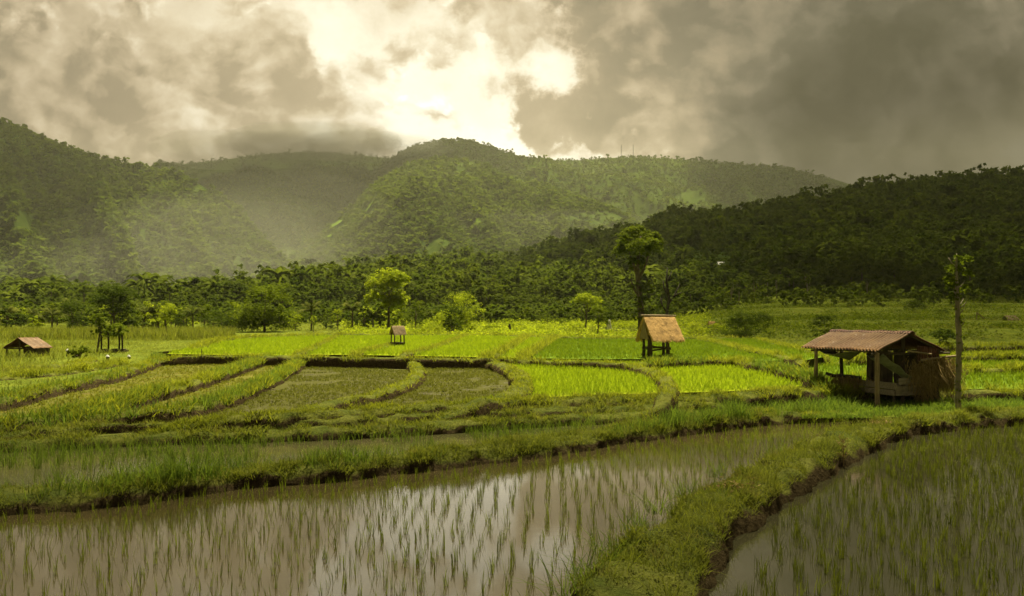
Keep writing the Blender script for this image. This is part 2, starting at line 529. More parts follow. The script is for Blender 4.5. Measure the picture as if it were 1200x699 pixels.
R0 = field("rice_paddy", "brightest yellow green rice paddy below the big round tree", "crop_field", 0.95,
           [(195, 415), (225, 408), (262, 400), (320, 395), (392, 394), (345, 417), (260, 416)])
R1 = field("rice_paddy", "yellow green rice paddy left of the small open hut", "crop_field", 0.96,
           [(345, 416), (396, 394), (458, 394), (466, 403), (412, 416)])
R2 = field("rice_paddy", "yellow green rice paddy around the small open hut", "crop_field", 0.97,
           [(412, 416), (466, 403), (458, 394), (546, 394), (510, 407), (466, 417)])
R3 = field("rice_paddy", "yellow green rice paddy right of the small open hut", "crop_field", 0.95,
           [(466, 417), (510, 407), (546, 394), (618, 395), (580, 419)])
R4 = field("rice_paddy", "thin wedge of yellow rice between two leaning grass banks", "crop_field", 0.94,
           [(580, 419), (616, 395), (650, 395), (613, 420)])
R5 = field("rice_paddy", "mid green rice paddy in front of the thatched stilt hut", "crop_field_mid", 0.93,
           [(613, 420), (650, 396), (760, 398), (822, 397), (872, 410), (935, 422), (900, 423), (860, 421), (700, 421)])
R6 = field("rice_paddy", "mid green rice paddy below the broad round bush", "crop_field_mid", 1.0,
           [(828, 398), (886, 398), (925, 407), (968, 418), (940, 423), (872, 409)])
GL = field("grass_field", "rough green field around the small rusty roofed hut", "turf", 0.86,
           [(-160, 500), (0, 466), (60, 452), (130, 438), (175, 424), (186, 413), (225, 408), (262, 399), (320, 393), (320, 387), (-160, 387)])
field("grass_field", "grassy ground under the rusty roofed shelter", "turf", 0.19,
      [(880, 486), (960, 483), (1010, 490), (1100, 488), (1360, 474), (1360, 452), (860, 452), (840, 470)])
field("grass_field", "low grass strips between the flooded strip and the weedy paddies", "turf", 0.3,
      [(-140, 524), (0, 518), (250, 509), (520, 498), (760, 485), (880, 476), (930, 460), (700, 466), (500, 477), (250, 490), (60, 494), (-140, 516)])
GR = field("rice_paddy", "green rice paddies behind the rusty roofed shelter", "crop_field_mid", 0.46,
           [(900, 470), (950, 456), (1360, 456), (1360, 407), (960, 414), (935, 424), (945, 440), (900, 432)])


# ------------------------------------------------------------------ earth banks (bunds)
GRASS = []      # (points, width scale ...) collected for the turf on the banks


def bank(label, px, ztop, width, zlow, step=None, grass=1.0, hgt=0.12, rough=0.09, seed=0):
    px = list(px)
    if px[0][0] < 0:
        px.insert(0, (px[0][0] - 200, px[0][1] + 200 * (px[0][1] - px[1][1]) / (px[1][0] - px[0][0])))
    if px[-1][0] > 1200:
        px.append((px[-1][0] + 200, px[-1][1] + 200 * (px[-1][1] - px[-2][1]) / (px[-1][0] - px[-2][0])))
    c = np.array([at(a, b, ztop) for a, b in px])
    y0 = c[:, 1].mean()
    step = step or max(0.12, y0 * 0.006)
    p = spline(c, step)
    keep = (p[:, 1] > 6)
    p = p[keep]
    Tn = np.gradient(p[:, :2], axis=0); Tn /= np.linalg.norm(Tn, axis=1)[:, None] + 1e-9
    Nn = np.stack([-Tn[:, 1], Tn[:, 0]], 1)
    w = width * (0.85 + 0.5 * fbm(p[:, 0] * 0.7, p[:, 1] * 0.7, seed + 3, 3))
    prof = [(-0.62, None), (-0.52, 0.30), (-0.44, 0.72), (-0.30, 0.95), (-0.1, 1.0), (0.1, 1.0), (0.3, 0.95), (0.44, 0.70), (0.52, 0.28), (0.62, None)]
    rows = []
    d_ = np.concatenate([[0], np.cumsum(np.linalg.norm(np.diff(p[:, :2], axis=0), axis=1))])
    tp = np.sqrt(np.clip(np.minimum(d_, d_[-1] - d_) / (2.6 * width), 0.0, 1))
    w = w * (0.25 + 0.75 * tp)
    for k, (s, hh) in enumerate(prof):
        xy = p[:, :2] + Nn * (s * w)[:, None]
        off = (fbm(xy[:, 0] * 1.9, xy[:, 1] * 1.9, seed + 11, 4) - 0.5)
        if hh is None:
            z = np.full(len(p), zlow - 0.25)
        else:
            z = zlow - 0.25 * (1 - tp) + ((p[:, 2] - zlow) * hh + off * rough * 2.4 * (0.4 + hh)) * tp
            xy = xy + Nn * ((vnoise(xy[:, 0] * 3.1, xy[:, 1] * 3.1, seed + 29 + k) - 0.5) * 0.22 * width)[:, None]
        rows.append(np.column_stack([xy, z]))
    G = np.stack(rows, 1)
    n, m = G.shape[:2]
    ii = np.arange(n * m).reshape(n, m)
    q = np.stack([ii[:-1, :-1], ii[1:, :-1], ii[1:, 1:], ii[:-1, 1:]], -1).reshape(-1, 4)
    o = link("earth_bank", mesh_np("earth_bank", G.reshape(-1, 3), [q], smooth=True), M["bank"])
    tag(o, label, "earth bank", kind="structure")
    if grass > 0:
        GRASS.append((G, grass, hgt, width))
    return G


def on_bank(G, n, lo=1, hi=8, rng=R):
    """random points on the top of a bank"""
    a = rng.uniform(0, len(G) - 1.001, n); b = rng.uniform(lo, hi, n)
    i = a.astype(int); j = b.astype(int); fa = (a - i)[:, None]; fb = (b - j)[:, None]
    p = (G[i, j] * (1 - fa) + G[i + 1, j] * fa) * (1 - fb) + (G[i, j + 1] * (1 - fa) + G[i + 1, j + 1] * fa) * fb
    return p[in_view(p[:, 0], p[:, 1])]


G1 = bank("tall grass bank running across behind the near flooded paddy",
          [(-110, 588), (0, 577), (130, 567), (267, 551), (400, 541), (530, 528), (640, 515), (760, 498), (850, 489), (930, 481), (1000, 477)], 0.34, 1.25, -0.02, grass=1.0, seed=1)
GD = bank("mossy diagonal bank dividing the two near flooded paddies",
          [(675, 800), (728, 700), (778, 640), (842, 584), (898, 554), (950, 529), (1000, 507), (1050, 494), (1110, 487), (1200, 481), (1330, 475)], 0.30, 1.32, -0.14, grass=1.0, rough=0.13, seed=2)
bank("low dark earth step just behind the narrow flooded strip",
     [(-110, 522), (100, 512), (250, 507), (400, 502), (520, 496), (640, 489), (760, 483), (850, 476)], 0.47, 0.9, 0.12, grass=0.8, seed=3)
bank("thin grassy step above the narrow flooded strip",
     [(-110, 513), (90, 500), (250, 494), (400, 490), (500, 484), (620, 479), (720, 477), (800, 473), (880, 467)], 0.62, 0.9, 0.25, grass=0.8, seed=4)
G3 = bank("long grass bank along the near edge of the weedy paddies",
          [(150, 494), (280, 487), (400, 481), (500, 475), (640, 468), (700, 466), (780, 465), (850, 462), (920, 457), (985, 452)], 0.80, 1.1, 0.32, seed=5)
bank("grassy bank in front of the shelter joining the two near banks", [(820, 490), (880, 486), (950, 484), (1020, 482)], 0.3, 1.1, -0.1, seed=13)
bank("thin dark earth step in the rough field below the rusty hut", [(-60, 434), (0, 431), (60, 428), (95, 424), (110, 419)], 1.0, 0.8, 0.8, seed=14)
bank("low grass step in the rough field beside the overgrown shelter", [(-60, 446), (20, 441), (90, 434), (150, 424)], 0.98, 0.8, 0.8, hgt=0.25, seed=15)
GL1 = bank("earth edged bank bordering the rough field at left",
           [(-110, 490), (0, 466), (60, 452), (130, 438), (175, 424), (188, 415)], 0.9, 0.9, 0.42, seed=6)
GL2 = bank("long curving grass bank left of the narrow weedy strip",
           [(-110, 512), (0, 496), (90, 482), (170, 462), (240, 443), (290, 427), (326, 415)], 0.80, 0.8, 0.40, hgt=0.22, seed=7)
GL3 = bank("curving grass bank right of the narrow weedy strip",
           [(20, 497), (130, 485), (230, 475), (300, 451), (345, 428), (366, 415)], 0.76, 0.8, 0.36, hgt=0.2, seed=8)
GL4 = bank("curled earth bank between the two brown weedy paddies",
           [(320, 487), (360, 478), (400, 469), (440, 460), (470, 450), (486, 441), (490, 432), (483, 424), (470, 417)], 0.84, 0.75, 0.40, hgt=0.08, seed=9)
GL5 = bank("thick curled bank left of the lime green paddy",
           [(500, 477), (570, 469), (601, 460), (613, 447), (606, 435), (586, 426), (556, 420)], 0.95, 0.95, 0.42, hgt=0.08, seed=10)
GT = bank("rounded earth bank enclosing the lime green paddy",
          [(170, 419), (250, 417), (330, 418), (400, 419), (470, 420), (560, 421), (640, 423), (700, 425), (740, 428), (769, 436), (784, 450), (778, 463), (760, 468)], 1.08, 0.7, 0.5, hgt=0.16, seed=11)
GT2 = bank("dark grass bank in front of the thatched stilt hut",
           [(730, 427), (790, 423), (860, 422), (890, 427), (940, 438), (970, 447)], 1.09, 0.75, 0.5, hgt=0.22, seed=12)
for k, (lab, pp, hg) in enumerate([
    ("slanting grass bank between the brightest paddy and its neighbour", [(345, 416), (370, 406), (396, 393)], 0.2),
    ("slanting grass bank leading to the small open hut", [(410, 416), (436, 409), (466, 402)], 0.25),
    ("slanting grass bank right of the small open hut", [(466, 417), (510, 406), (548, 392)], 0.22),
    ("tall grass bank on the left of the thin rice wedge", [(560, 420), (588, 412), (618, 394)], 0.4),
    ("tall grass bank on the right of the thin rice wedge", [(608, 421), (628, 410), (652, 395)], 0.4),
    ("bushy bank between the two mid green paddies", [(818, 397), (845, 402), (872, 409), (910, 416), (945, 423)], 0.3),
    ("bushy bank behind the mid green paddy below the round bush", [(884, 397), (905, 402), (928, 407), (970, 417)], 0.3)]):
    bank(lab, pp, 1.12, 0.65, 0.85, hgt=hg * 0.75, seed=20 + k)
for k, (lab, pp) in enumerate([
    ("low far bank behind the brightest paddies at left", [(225, 408), (262, 398), (320, 394), (392, 392), (460, 392)]),
    ("low far bank behind the central paddies", [(440, 392), (546, 392), (620, 394), (700, 396), (830, 396), (890, 396)])]):
    bank(lab, pp, 1.15, 1.0, 0.85, hgt=0.25, seed=30 + k)
for k, (lab, py, a, b, z) in enumerate([("first grass bank behind the rusty roofed shelter", 459, 920, 1330, 0.58), ("second grass bank behind the rusty roofed shelter", 436, 985, 1330, 0.72),
                                   ("third grass bank behind the rusty roofed shelter", 421, 960, 1330, 0.85), ("fourth grass bank behind the rusty roofed shelter", 409, 950, 1330, 1.0)]):
    bank(lab, [(a, py + 1), ((a + b) / 2, py - (0 if py > 455 else 3)), (b, py - (1 if py > 455 else 8))], z, 1.0, 0.15, hgt=0.3, seed=40 + k)


# ------------------------------------------------------------------ grass and crops (stuff)
def add_blades(mb, P, h, w, **k):
    V, q, t, ti = blades(P, h, w, **k)
    mb.add(V, q, t, ti)


mb = MB(); mb_far = MB()
for G, dens, hgt, width in GRASS:
    y = G[:, :, 1].mean(1)
    L = np.linalg.norm(np.diff(G[:, 4, :2], axis=0), axis=1).sum()
    dist = np.median(y)
    d = dens * np.interp(dist, [14, 22, 30, 45, 80, 130], [520, 460, 330, 170, 70, 26])
    n = int(L * width * d)
    P = on_bank(G, int(n * 1.2), 1.4, 7.8)
    if not len(P): continue
    s = np.interp(P[:, 1], [10, 20, 30, 50, 90], [0.9, 1.0, 1.2, 1.5, 2.2])
    # patchy: only where the turf noise is high
    k = fbm(P[:, 0] * 1.3, P[:, 1] * 1.3, 77, 3)
    P = P[k > 0.36]; s = s[k > 0.36]; k = k[k > 0.36]
    s = s * (0.65 + 1.1 * sstep(0.4, 0.7, k))
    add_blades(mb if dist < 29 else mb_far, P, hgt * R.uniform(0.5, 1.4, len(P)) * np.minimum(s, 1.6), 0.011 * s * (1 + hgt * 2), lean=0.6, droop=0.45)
# longer tufts and dry grass on the two near banks
for G, nn in ((GD, 17000), (G1, 8000), (G3, 6000)):
    P = on_bank(G, nn, 1.6, 7.4)
    k = fbm(P[:, 0] * 2.1, P[:, 1] * 2.1, 83, 2)
    P = P[k > 0.5]; k = k[k > 0.5]
    add_blades(mb, P, R.uniform(0.08, 0.26, len(P)) * (0.7 + 1.2 * sstep(0.5, 0.75, k)), 0.010, lean=0.5, droop=0.5, seg=3)
# herb leaves close to the viewer
for G in (GD, G1, G3):
    P = on_bank(G, 26000 if G is GD else 9000, 1.8, 7.2)
    k = fbm(P[:, 0] * 0.9, P[:, 1] * 0.9, 41, 3)
    P = P[k > 0.45] + np.column_stack([R.normal(0, 0.01, (int((k > 0.45).sum()), 2)), R.uniform(0.01, 0.07, int((k > 0.45).sum()))])
    V, q, ti = quads_leaves(P, R.normal(0, 0.5, (len(P), 3)) + [0, 0, 1], R.uniform(0.025, 0.06, len(P)))
    mb.add(V, q, tint=ti)
tag(mb_far.build("short_grass", M["grass_far"]), "yellow green grass topping the farther earth banks, sunlight put into its colour", "grass", kind="stuff")
o = mb.build("short_grass", M["grass"])
tag(o, "short green grass and herbs carpeting the nearer earth banks", "grass", kind="stuff")

mb = MB()
# tall grass on the crossing bank
n = 15000
P = on_bank(G1, n, 2.2, 8.0)
k = fbm(P[:, 0] * 0.55, 3.0 + P[:, 1] * 0.2, 51, 3)
px = 600 + P[:, 0] / P[:, 1] * 1000
dn = np.interp(px, [-50, 60, 200, 260, 300, 370, 420, 500, 540, 620, 700, 760, 850, 980], [0.75, 0.5, 1, 1, 0.35, 0.55, 0.5, 0.25, 0.75, 0.8, 0.6, 0.9, 0.7, 0.4])
keep = R.uniform(0, 1, len(P)) < dn * sstep(0.32, 0.6, k) * 1.3
P = P[keep]; k = k[keep]; dn = dn[keep]
add_blades(mb, P, 1.2 * (0.25 + 0.75 * dn * sstep(0.35, 0.7, k)) * R.uniform(0.45, 1.1, len(P)), 0.017, lean=0.3, droop=0.4, seg=3)
# rank grass round the shelter and behind it
for (x0, x1, y0, y1, nn, hh) in [(880, 1000, 455, 482, 2600, 0.5), (960, 1110, 468, 482, 2400, 0.3), (940, 1130, 480, 491, 5200, 0.2), (1060, 1200, 470, 487, 3000, 0.22), (1090, 1200, 462, 482, 2200, 0.35), (860, 940, 452, 470, 1200, 0.75)]:
    pp = np.array([at(a, b, 0.2) for a, b in zip(R.uniform(x0, x1, nn), R.uniform(y0, y1, nn))])
    kk = vnoise(pp[:, 0] * 1.1, pp[:, 1] * 1.1, 9)
    pp = pp[kk > 0.35]
    add_blades(mb, pp, hh * R.uniform(0.4, 1.2, len(pp)), 0.02, lean=0.4, droop=0.4, seg=2)
# rank grass among the weedy strips
for G, nn, hh in [(GL2, 5000, 0.42), (GL3, 3600, 0.4), (GT2, 2600, 0.45), (GL1, 2500, 0.35)]:
    P = on_bank(G, nn, 1.5, 7.5)
    kk = vnoise(P[:, 0] * 0.45, P[:, 1] * 0.3, 15)
    P = P[kk > 0.45]
    add_blades(mb, P, hh * R.uniform(0.4, 1.2, len(P)), 0.03, lean=0.35, droop=0.35)
# tufts leaning over the water at the near bank
for pxx, pyy, nn in [(800, 584, 60), (772, 602, 50), (745, 628, 60), (715, 655, 50), (690, 680, 60), (668, 700, 45), (842, 560, 40), (905, 535, 30), (838, 600, 20)]:
    c = at(pxx, pyy, 0.1)
    P = c + np.column_stack([R.normal(0, 0.13, nn), R.normal(0, 0.13, nn), np.zeros(nn)])
    add_blades(mb, P, R.uniform(0.25, 0.7, nn), 0.014, lean=0.5, droop=0.6, seg=4)
o = mb.build("tall_grass", M["tall"])
tag(o, "tall green blady grass standing on the banks and round the shelter", "grass", kind="stuff")

# rough grass on the open ground at left and far back
def hummocks(mb, P3, n, spread, size):
    Q = np.repeat(P3, n, 0) + np.column_stack([R.normal(0, spread, (len(P3) * n, 2)), np.abs(R.normal(0.0, spread * 0.45, len(P3) * n))])
    V, q, ti = quads_leaves(Q, R.normal(0, 0.5, (len(Q), 3)) + [0, 0, 0.9], size * R.uniform(0.6, 1.3, len(Q)), aspect=0.4)
    mb.add(V, q, tint=ti)


mb = MB()
P = scatter(GL, 14.0)
P = P[P[:, 1] < 110]
kk = fbm(P[:, 0] * 0.16, P[:, 1] * 0.16, 33, 3)
P3 = np.column_stack([P, np.full(len(P), 0.85)])
hh = (0.10 + 0.55 * sstep(0.5, 0.72, kk)) * R.uniform(0.5, 1.2, len(P))
add_blades(mb, P3, hh, 0.035, lean=0.45, droop=0.4)
P = scatter(GL, 1.0); kk = fbm(P[:, 0] * 0.2, P[:, 1] * 0.12, 37, 3); P = P[kk > 0.52]
hummocks(mb, np.column_stack([P, np.full(len(P), 0.86)]), 14, 0.28, 0.12)
n = 16000
pr = np.array([at(a, b, 0.88) for a, b in zip(R.uniform(-30, 275, n), R.uniform(390, 399, n))])
kk = fbm(pr[:, 0] * 0.12, pr[:, 1] * 0.12, 39, 3); pr = pr[kk > 0.38]
add_blades(mb, pr, R.uniform(0.6, 1.5, len(pr)), 0.06, lean=0.25, droop=0.3)
n = 16000
yy = 95 * (240 / 95) ** R.uniform(0, 1, n); xx = R.uniform(-0.64, 0.64, n) * yy
P = np.column_stack([xx, yy]); kk = fbm(P[:, 0] * 0.06, P[:, 1] * 0.14, 35, 3)
P = P[kk > 0.40]
hummocks(mb, np.column_stack([P, T(P[:, 0], P[:, 1])]), 9, 0.5, 0.26)
o = mb.build("rough_grass", M["grass"])
tag(o, "rough green grass on the open ground towards the hill foot", "grass", kind="stuff")


def crop_rows(poly, dx, dy, ang, jit=0.3, rng=R):
    """planting grid in a field, rows wobble a little"""
    poly = np.asarray(poly)
    c = poly[:, :2].mean(0); r = np.ptp(poly[:, :2], axis=0).max()
    a = np.arange(-r, r, dx); b = np.arange(-r, r, dy)
    if len(a) * len(b) > 600000: return scatter(poly, 1 / (dx * dy))
    g0, g1 = np.meshgrid(a, b)
    g0 = g0 + 0.5 * dx * (vnoise(g0 * 0.7, g1 * 0.35, 61) - 0.5) * 2 + rng.normal(0, jit * dx * 0.35, g0.shape)
    g1 = g1 + rng.normal(0, jit * dy, g1.shape)
    x = c[0] + g0 * math.cos(ang) - g1 * math.sin(ang); y = c[1] + g0 * math.sin(ang) + g1 * math.cos(ang)
    p = np.column_stack([x.ravel(), y.ravel()])
    p = p[in_poly(p[:, 0], p[:, 1], poly)]
    return p[in_view(p[:, 0], p[:, 1])]


def crop(name, label, poly, z, mat, dx, dy, ang, h, w, per, lean=0.3, keepn=None, rows=False):
    P = crop_rows(poly, dx, dy, ang, 0.5) if rows else scatter(poly, 1 / (dx * dy))
    if keepn: P = P[fbm(P[:, 0] * keepn, P[:, 1] * keepn, 91, 3) > 0.36]
    n = len(P)
    Q = np.repeat(P, per, 0) + R.normal(0, 0.035, (n * per, 2))
    b = MB()
    patch = 0.75 + 0.5 * fbm(Q[:, 0] * 0.25, Q[:, 1] * 0.25, 13, 3)
    add_blades(b, np.column_stack([Q, np.full(len(Q), z - 0.01)]), h * R.uniform(0.6, 1.15, len(Q)) * patch, w, lean=lean, droop=0.25)
    o = b.build(name, M[mat])
    return tag(o, label, "rice crop", kind="stuff")


crop("rice_crop", "lime green rice inside the rounded bank", F5, 0.66, "crop", 0.24, 0.17, 0.1, 0.32, 0.024, 4, rows=True)
crop("rice_crop", "lime green rice between the rounded bank and the shelter", F6, 0.64, "crop", 0.26, 0.19, 0.05, 0.34, 0.026, 4, rows=True)
for P_, z, lab, m_ in [(R0, 0.95, "dense yellow green rice below the big round tree", "crop"), (R1, 0.96, "dense yellow green rice left of the small open hut", "crop"),
                   (R2, 0.97, "dense yellow green rice around the small open hut", "crop"), (R3, 0.95, "dense yellow green rice right of the small open hut", "crop"),
                   (R4, 0.94, "dense rice in the thin wedge between leaning banks", "crop"), (R5, 0.93, "dense mid green rice before the thatched stilt hut", "crop_mid"),
                   (R6, 1.0, "dense mid green rice below the broad round bush", "crop_mid")]:
    crop("rice_crop", lab, P_, z, m_, 0.27, 0.27, 0.05, 0.3, 0.034, 3)
crop("rice_crop", "green rice behind the rusty roofed shelter", GR, 0.46, "crop_mid", 0.3, 0.3, 0.05, 0.34, 0.034, 3)
crop("paddy_weeds", "olive yellow weeds covering the long curved field", F1, 0.50, "weed", 0.24, 0.2, 0.3, 0.13, 0.034, 3, 0.8)
crop("paddy_weeds", "olive weeds in the narrow curving strip", F2, 0.44, "weed", 0.24, 0.2, 0.3, 0.13, 0.034, 3, 0.8, 0.5)
crop("paddy_weeds", "brown weeds standing in the puddled paddy", F3, 0.42, "weed_dark", 0.17, 0.16, 0.1, 0.13, 0.026, 3, 0.8, 0.45)
crop("paddy_weeds", "brown green weeds between the two curled banks", F4, 0.48, "weed_dark", 0.17, 0.15, 0.1, 0.14, 0.026, 3, 0.8, 0.6)
crop("rice_crop", "thin rice standing in the narrow flooded strip", C_, 0.2, "tall", 0.26, 0.22, 0.05, 0.42, 0.012, 5, 0.22, 0.5)


# young rice in the two near paddies: the nearest 300 are single things, the rest one mass
def seedling(rng, n, h, w, spread):
    P = np.column_stack([rng.normal(0, spread, n), rng.normal(0, spread, n), np.full(n, -0.02)])
    return blades(P, h * rng.uniform(0.5, 1.1, n), w, lean=0.10, seg=3, droop=0.14, rng=rng)


VA = [seedling(np.random.default_rng(100 + i), 4 + i % 4, 0.30, 0.0095, 0.016) for i in range(10)]
VB = [seedling(np.random.default_rng(200 + i), 7 + i % 4, 0.40, 0.012, 0.032) for i in range(10)]
PA = crop_rows(A_, 0.31, 0.25, -0.06, 0.4)
PA = PA[R.uniform(0, 1, len(PA)) < 0.9]
PB = crop_rows(B_, 0.46, 0.18, -0.10, 0.5)
PB = PB[R.uniform(0, 1, len(PB)) < 0.93]
# no seedlings inside the banks
def clear_of(P, G, d):
    c = G[::3, 4, :2]
    k = np.ones(len(P), bool)
    for i in range(0, len(P), 2000):
        dd = np.linalg.norm(P[i:i + 2000, None] - c[None], axis=2).min(1)
        k[i:i + 2000] = dd > d
    return P[k]
PA = clear_of(clear_of(PA, GD, 1.0), G1, 0.8)
PB = clear_of(PB, GD, 1.05)
allP = [(x, y, 0.0, 0) for x, y in PA] + [(x, y, -0.12, 1) for x, y in PB]
allP.sort(key=lambda t: t[1])
meshes = {}
for s, VV, mt in ((0, VA, "rice"), (1, VB, "rice_right")):
    for i, (V, q, t, ti) in enumerate(VV):
        me = mesh_np("rice_seedling", V, [q, t], ti); me.materials.append(M[mt]); meshes[(s, i)] = me
rest = {0: MB(), 1: MB()}
single = 0
for (x, y, z, s) in allP:
    i = random.randrange(10); a = random.uniform(0, 6.28); k = random.uniform(0.7, 1.15)
    vis = (CAMZ - z) / y * 1000 + HZ < 712
    if single < 300 and vis:
        o = bpy.data.objects.new("rice_seedling", meshes[(s, i)]); COL.objects.link(o)
        o.location = (x, y, z); o.rotation_euler = (0, 0, a); o.scale = (k, k, k)
        if s == 0: tag(o, "thin rice seedling standing in the near left flooded paddy", "rice plant", "nearest rice seedlings of the left paddy")
        else: tag(o, "fuller rice seedling standing in the near right flooded paddy", "rice plant", "nearest rice seedlings of the right paddy")
        single += 1
    else:
        V, q, t, ti = (VA, VB)[s][i]
        c, sn = math.cos(a) * k, math.sin(a) * k
        W = np.column_stack([V[:, 0] * c - V[:, 1] * sn + x, V[:, 0] * sn + V[:, 1] * c + y, V[:, 2] * k + z])
        rest[s].add(W, q, t, ti)
tag(rest[0].build("rice_seedlings", M["rice"]), "rows of thin rice seedlings across the left flooded paddy", "rice plants", kind="stuff")
tag(rest[1].build("rice_seedlings", M["rice_right"]), "rows of fuller rice seedlings across the right flooded paddy", "rice plants", kind="stuff")


# ------------------------------------------------------------------ trees
def crown_mesh(lobes, nleaf, leaf, rng, clumps=26, up=0.75, shell=(0.62, 1.04)):
    """leaf quads gathered in clumps on the shells of a few lobes (cx,cy,cz,rx,ry,rz)"""
    lobes = np.asarray(lobes, float)
    vol = lobes[:, 3] * lobes[:, 4] + lobes[:, 3] * lobes[:, 5]
    pick = rng.choice(len(lobes), clumps, p=vol / vol.sum())
    d = rng.normal(0, 1, (clumps, 3)); d /= np.linalg.norm(d, axis=1)[:, None]
    d[:, 2] = np.where(d[:, 2] < -0.35, -d[:, 2] * 0.6, d[:, 2])
    rr = rng.uniform(shell[0], shell[1], clumps)[:, None]
    cc = lobes[pick, :3] + d * lobes[pick, 3:] * rr
    cs = rng.uniform(0.16, 0.36, clumps) * lobes[pick, 3:].mean(1)
    k = rng.integers(0, clumps, nleaf)
    off = rng.normal(0, 1, (nleaf, 3)); off /= np.linalg.norm(off, axis=1)[:, None] + 1e-9
    off *= (rng.uniform(0, 1, nleaf) ** 0.45)[:, None] * np.array([1.25, 1.25, 0.75])
    P = cc[k] + off * cs[k][:, None]
    nrm = off * 0.8 + d[k] * 0.5 + np.array([0, 0, up]) + rng.normal(0, 0.4, (nleaf, 3))
    tint = np.clip(rng.uniform(0, 1, clumps)[k] * 0.5 + rng.uniform(0, 0.5, nleaf), 0, 1)
    V, q, ti = quads_leaves(P, nrm, leaf * rng.uniform(0.6, 1.3, nleaf), rng, 0.62, tint)
    return V, q, ti


def rnd_lobes(rng, kind, h, w):
    """crown lobes for a tree of height h and crown width w, base at 0"""
    r = w / 2
    L = []
    if kind == "round":
        for _ in range(9):
            a = rng.uniform(0, 6.28); q = r * rng.uniform(0.15, 0.62)
            L.append((q * math.cos(a), q * math.sin(a), h * rng.uniform(0.42, 0.84), r * rng.uniform(0.34, 0.55), r * rng.uniform(0.34, 0.55), h * rng.uniform(0.13, 0.22)))
        L.append((0, 0, h * 0.85, r * 0.5, r * 0.5, h * 0.16))
    elif kind == "bush":
        for _ in range(14):
            a = rng.uniform(0, 6.28); q = r * rng.uniform(0.2, 0.66); zz = rng.uniform(0.0, 0.72)
            L.append((q * math.cos(a), q * math.sin(a), h * zz, r * rng.uniform(0.34, 0.5), r * rng.uniform(0.34, 0.5), h * rng.uniform(0.18, 0.27)))
        L.append((0, 0, h * 0.7, r * 0.55, r * 0.55, h * 0.29))
    elif kind == "umbrella":
        for _ in range(9):
            a = rng.uniform(0, 6.28); q = r * rng.uniform(0.2, 0.7)
            L.append((q * math.cos(a), q * math.sin(a), h * rng.uniform(0.62, 0.9), r * rng.uniform(0.28, 0.42), r * rng.uniform(0.28, 0.42), h * rng.uniform(0.07, 0.13)))
        L.append((0, 0, h * 0.9, r * 0.5, r * 0.5, h * 0.09))
    elif kind == "tall":
        for _ in range(8):
            a = rng.uniform(0, 6.28); q = r * rng.uniform(0.1, 0.6); zz = rng.uniform(0.66, 0.93)
            L.append((q * math.cos(a) * (zz + 0.1), q * math.sin(a), h * zz, r * rng.uniform(0.3, 0.46), r * rng.uniform(0.3, 0.46), h * rng.uniform(0.07, 0.11)))
        L.append((0, 0, h * 0.88, r * 0.5, r * 0.5, h * 0.12)); L.append((0, 0, h * 0.64, r * 0.28, r * 0.28, h * 0.1))
    return L


def trunk_mb(rng, h, lobes, r0, lean=0.03, nlimb=6, fork=0.35):
    b = MB()
    top = np.mean([l[:3] for l in lobes], axis=0) if len(lobes) else np.array([0, 0, h])
    n = 8
    t = np.linspace(0, 1, n)
    pts = np.column_stack([top[0] * t + rng.normal(0, lean * h * 0.3, n) * t, top[1] * t + rng.normal(0, lean * h * 0.3, n) * t, t * top[2]])
    pts[0, 2] = -0.3
    b.tube(pts, r0 * (1.15 - 0.75 * t), 7, 0.06)
    for l in list(lobes)[:nlimb]:
        s = rng.uniform(fork, fork + 0.35)
        p0 = np.array([np.interp(s, t, pts[:, k]) for k in range(3)])
        p1 = np.array(l[:3]) + [0, 0, l[5] * 0.2]
        mid = (p0 + p1) / 2 + rng.normal(0, 0.05 * h, 3) * [1, 1, 0.3] + [0, 0, -0.03 * h]
        b.tube([p0, mid, p1], [r0 * 0.5, r0 * 0.3, r0 * 0.1], 5)
    return b


def tree(name, label, cat, base, h, w, kind, mat, nleaf, leaf, seed, bark="bark", r0=None, clumps=None, group=None, nlimb=6):
    rng = np.random.default_rng(seed)
    root = thing(name, label, cat, base, 0, group)
    L = rnd_lobes(rng, kind, h, w)
    tb = trunk_mb(rng, h, L, r0 or max(0.06, h * 0.022), nlimb=nlimb)
    tb.build("trunk", M[bark], root, smooth=True)
    V, q, ti = crown_mesh(L, nleaf, leaf, rng, clumps or int(nleaf / 26))
    cb = MB(); cb.add(V, q, tint=ti)
    cb.build("crown", M[mat], root)
    return root


def gbase(px, py, z=None):
    """base point on the open ground for a sight line"""
    if z is not None: return at(px, py, z)
    zz = 1.0
    for _ in range(12):
        p = at(px, py, zz); zz = 0.5 * zz + 0.5 * float(T(p[0], p[1]))
    return at(px, py, zz)


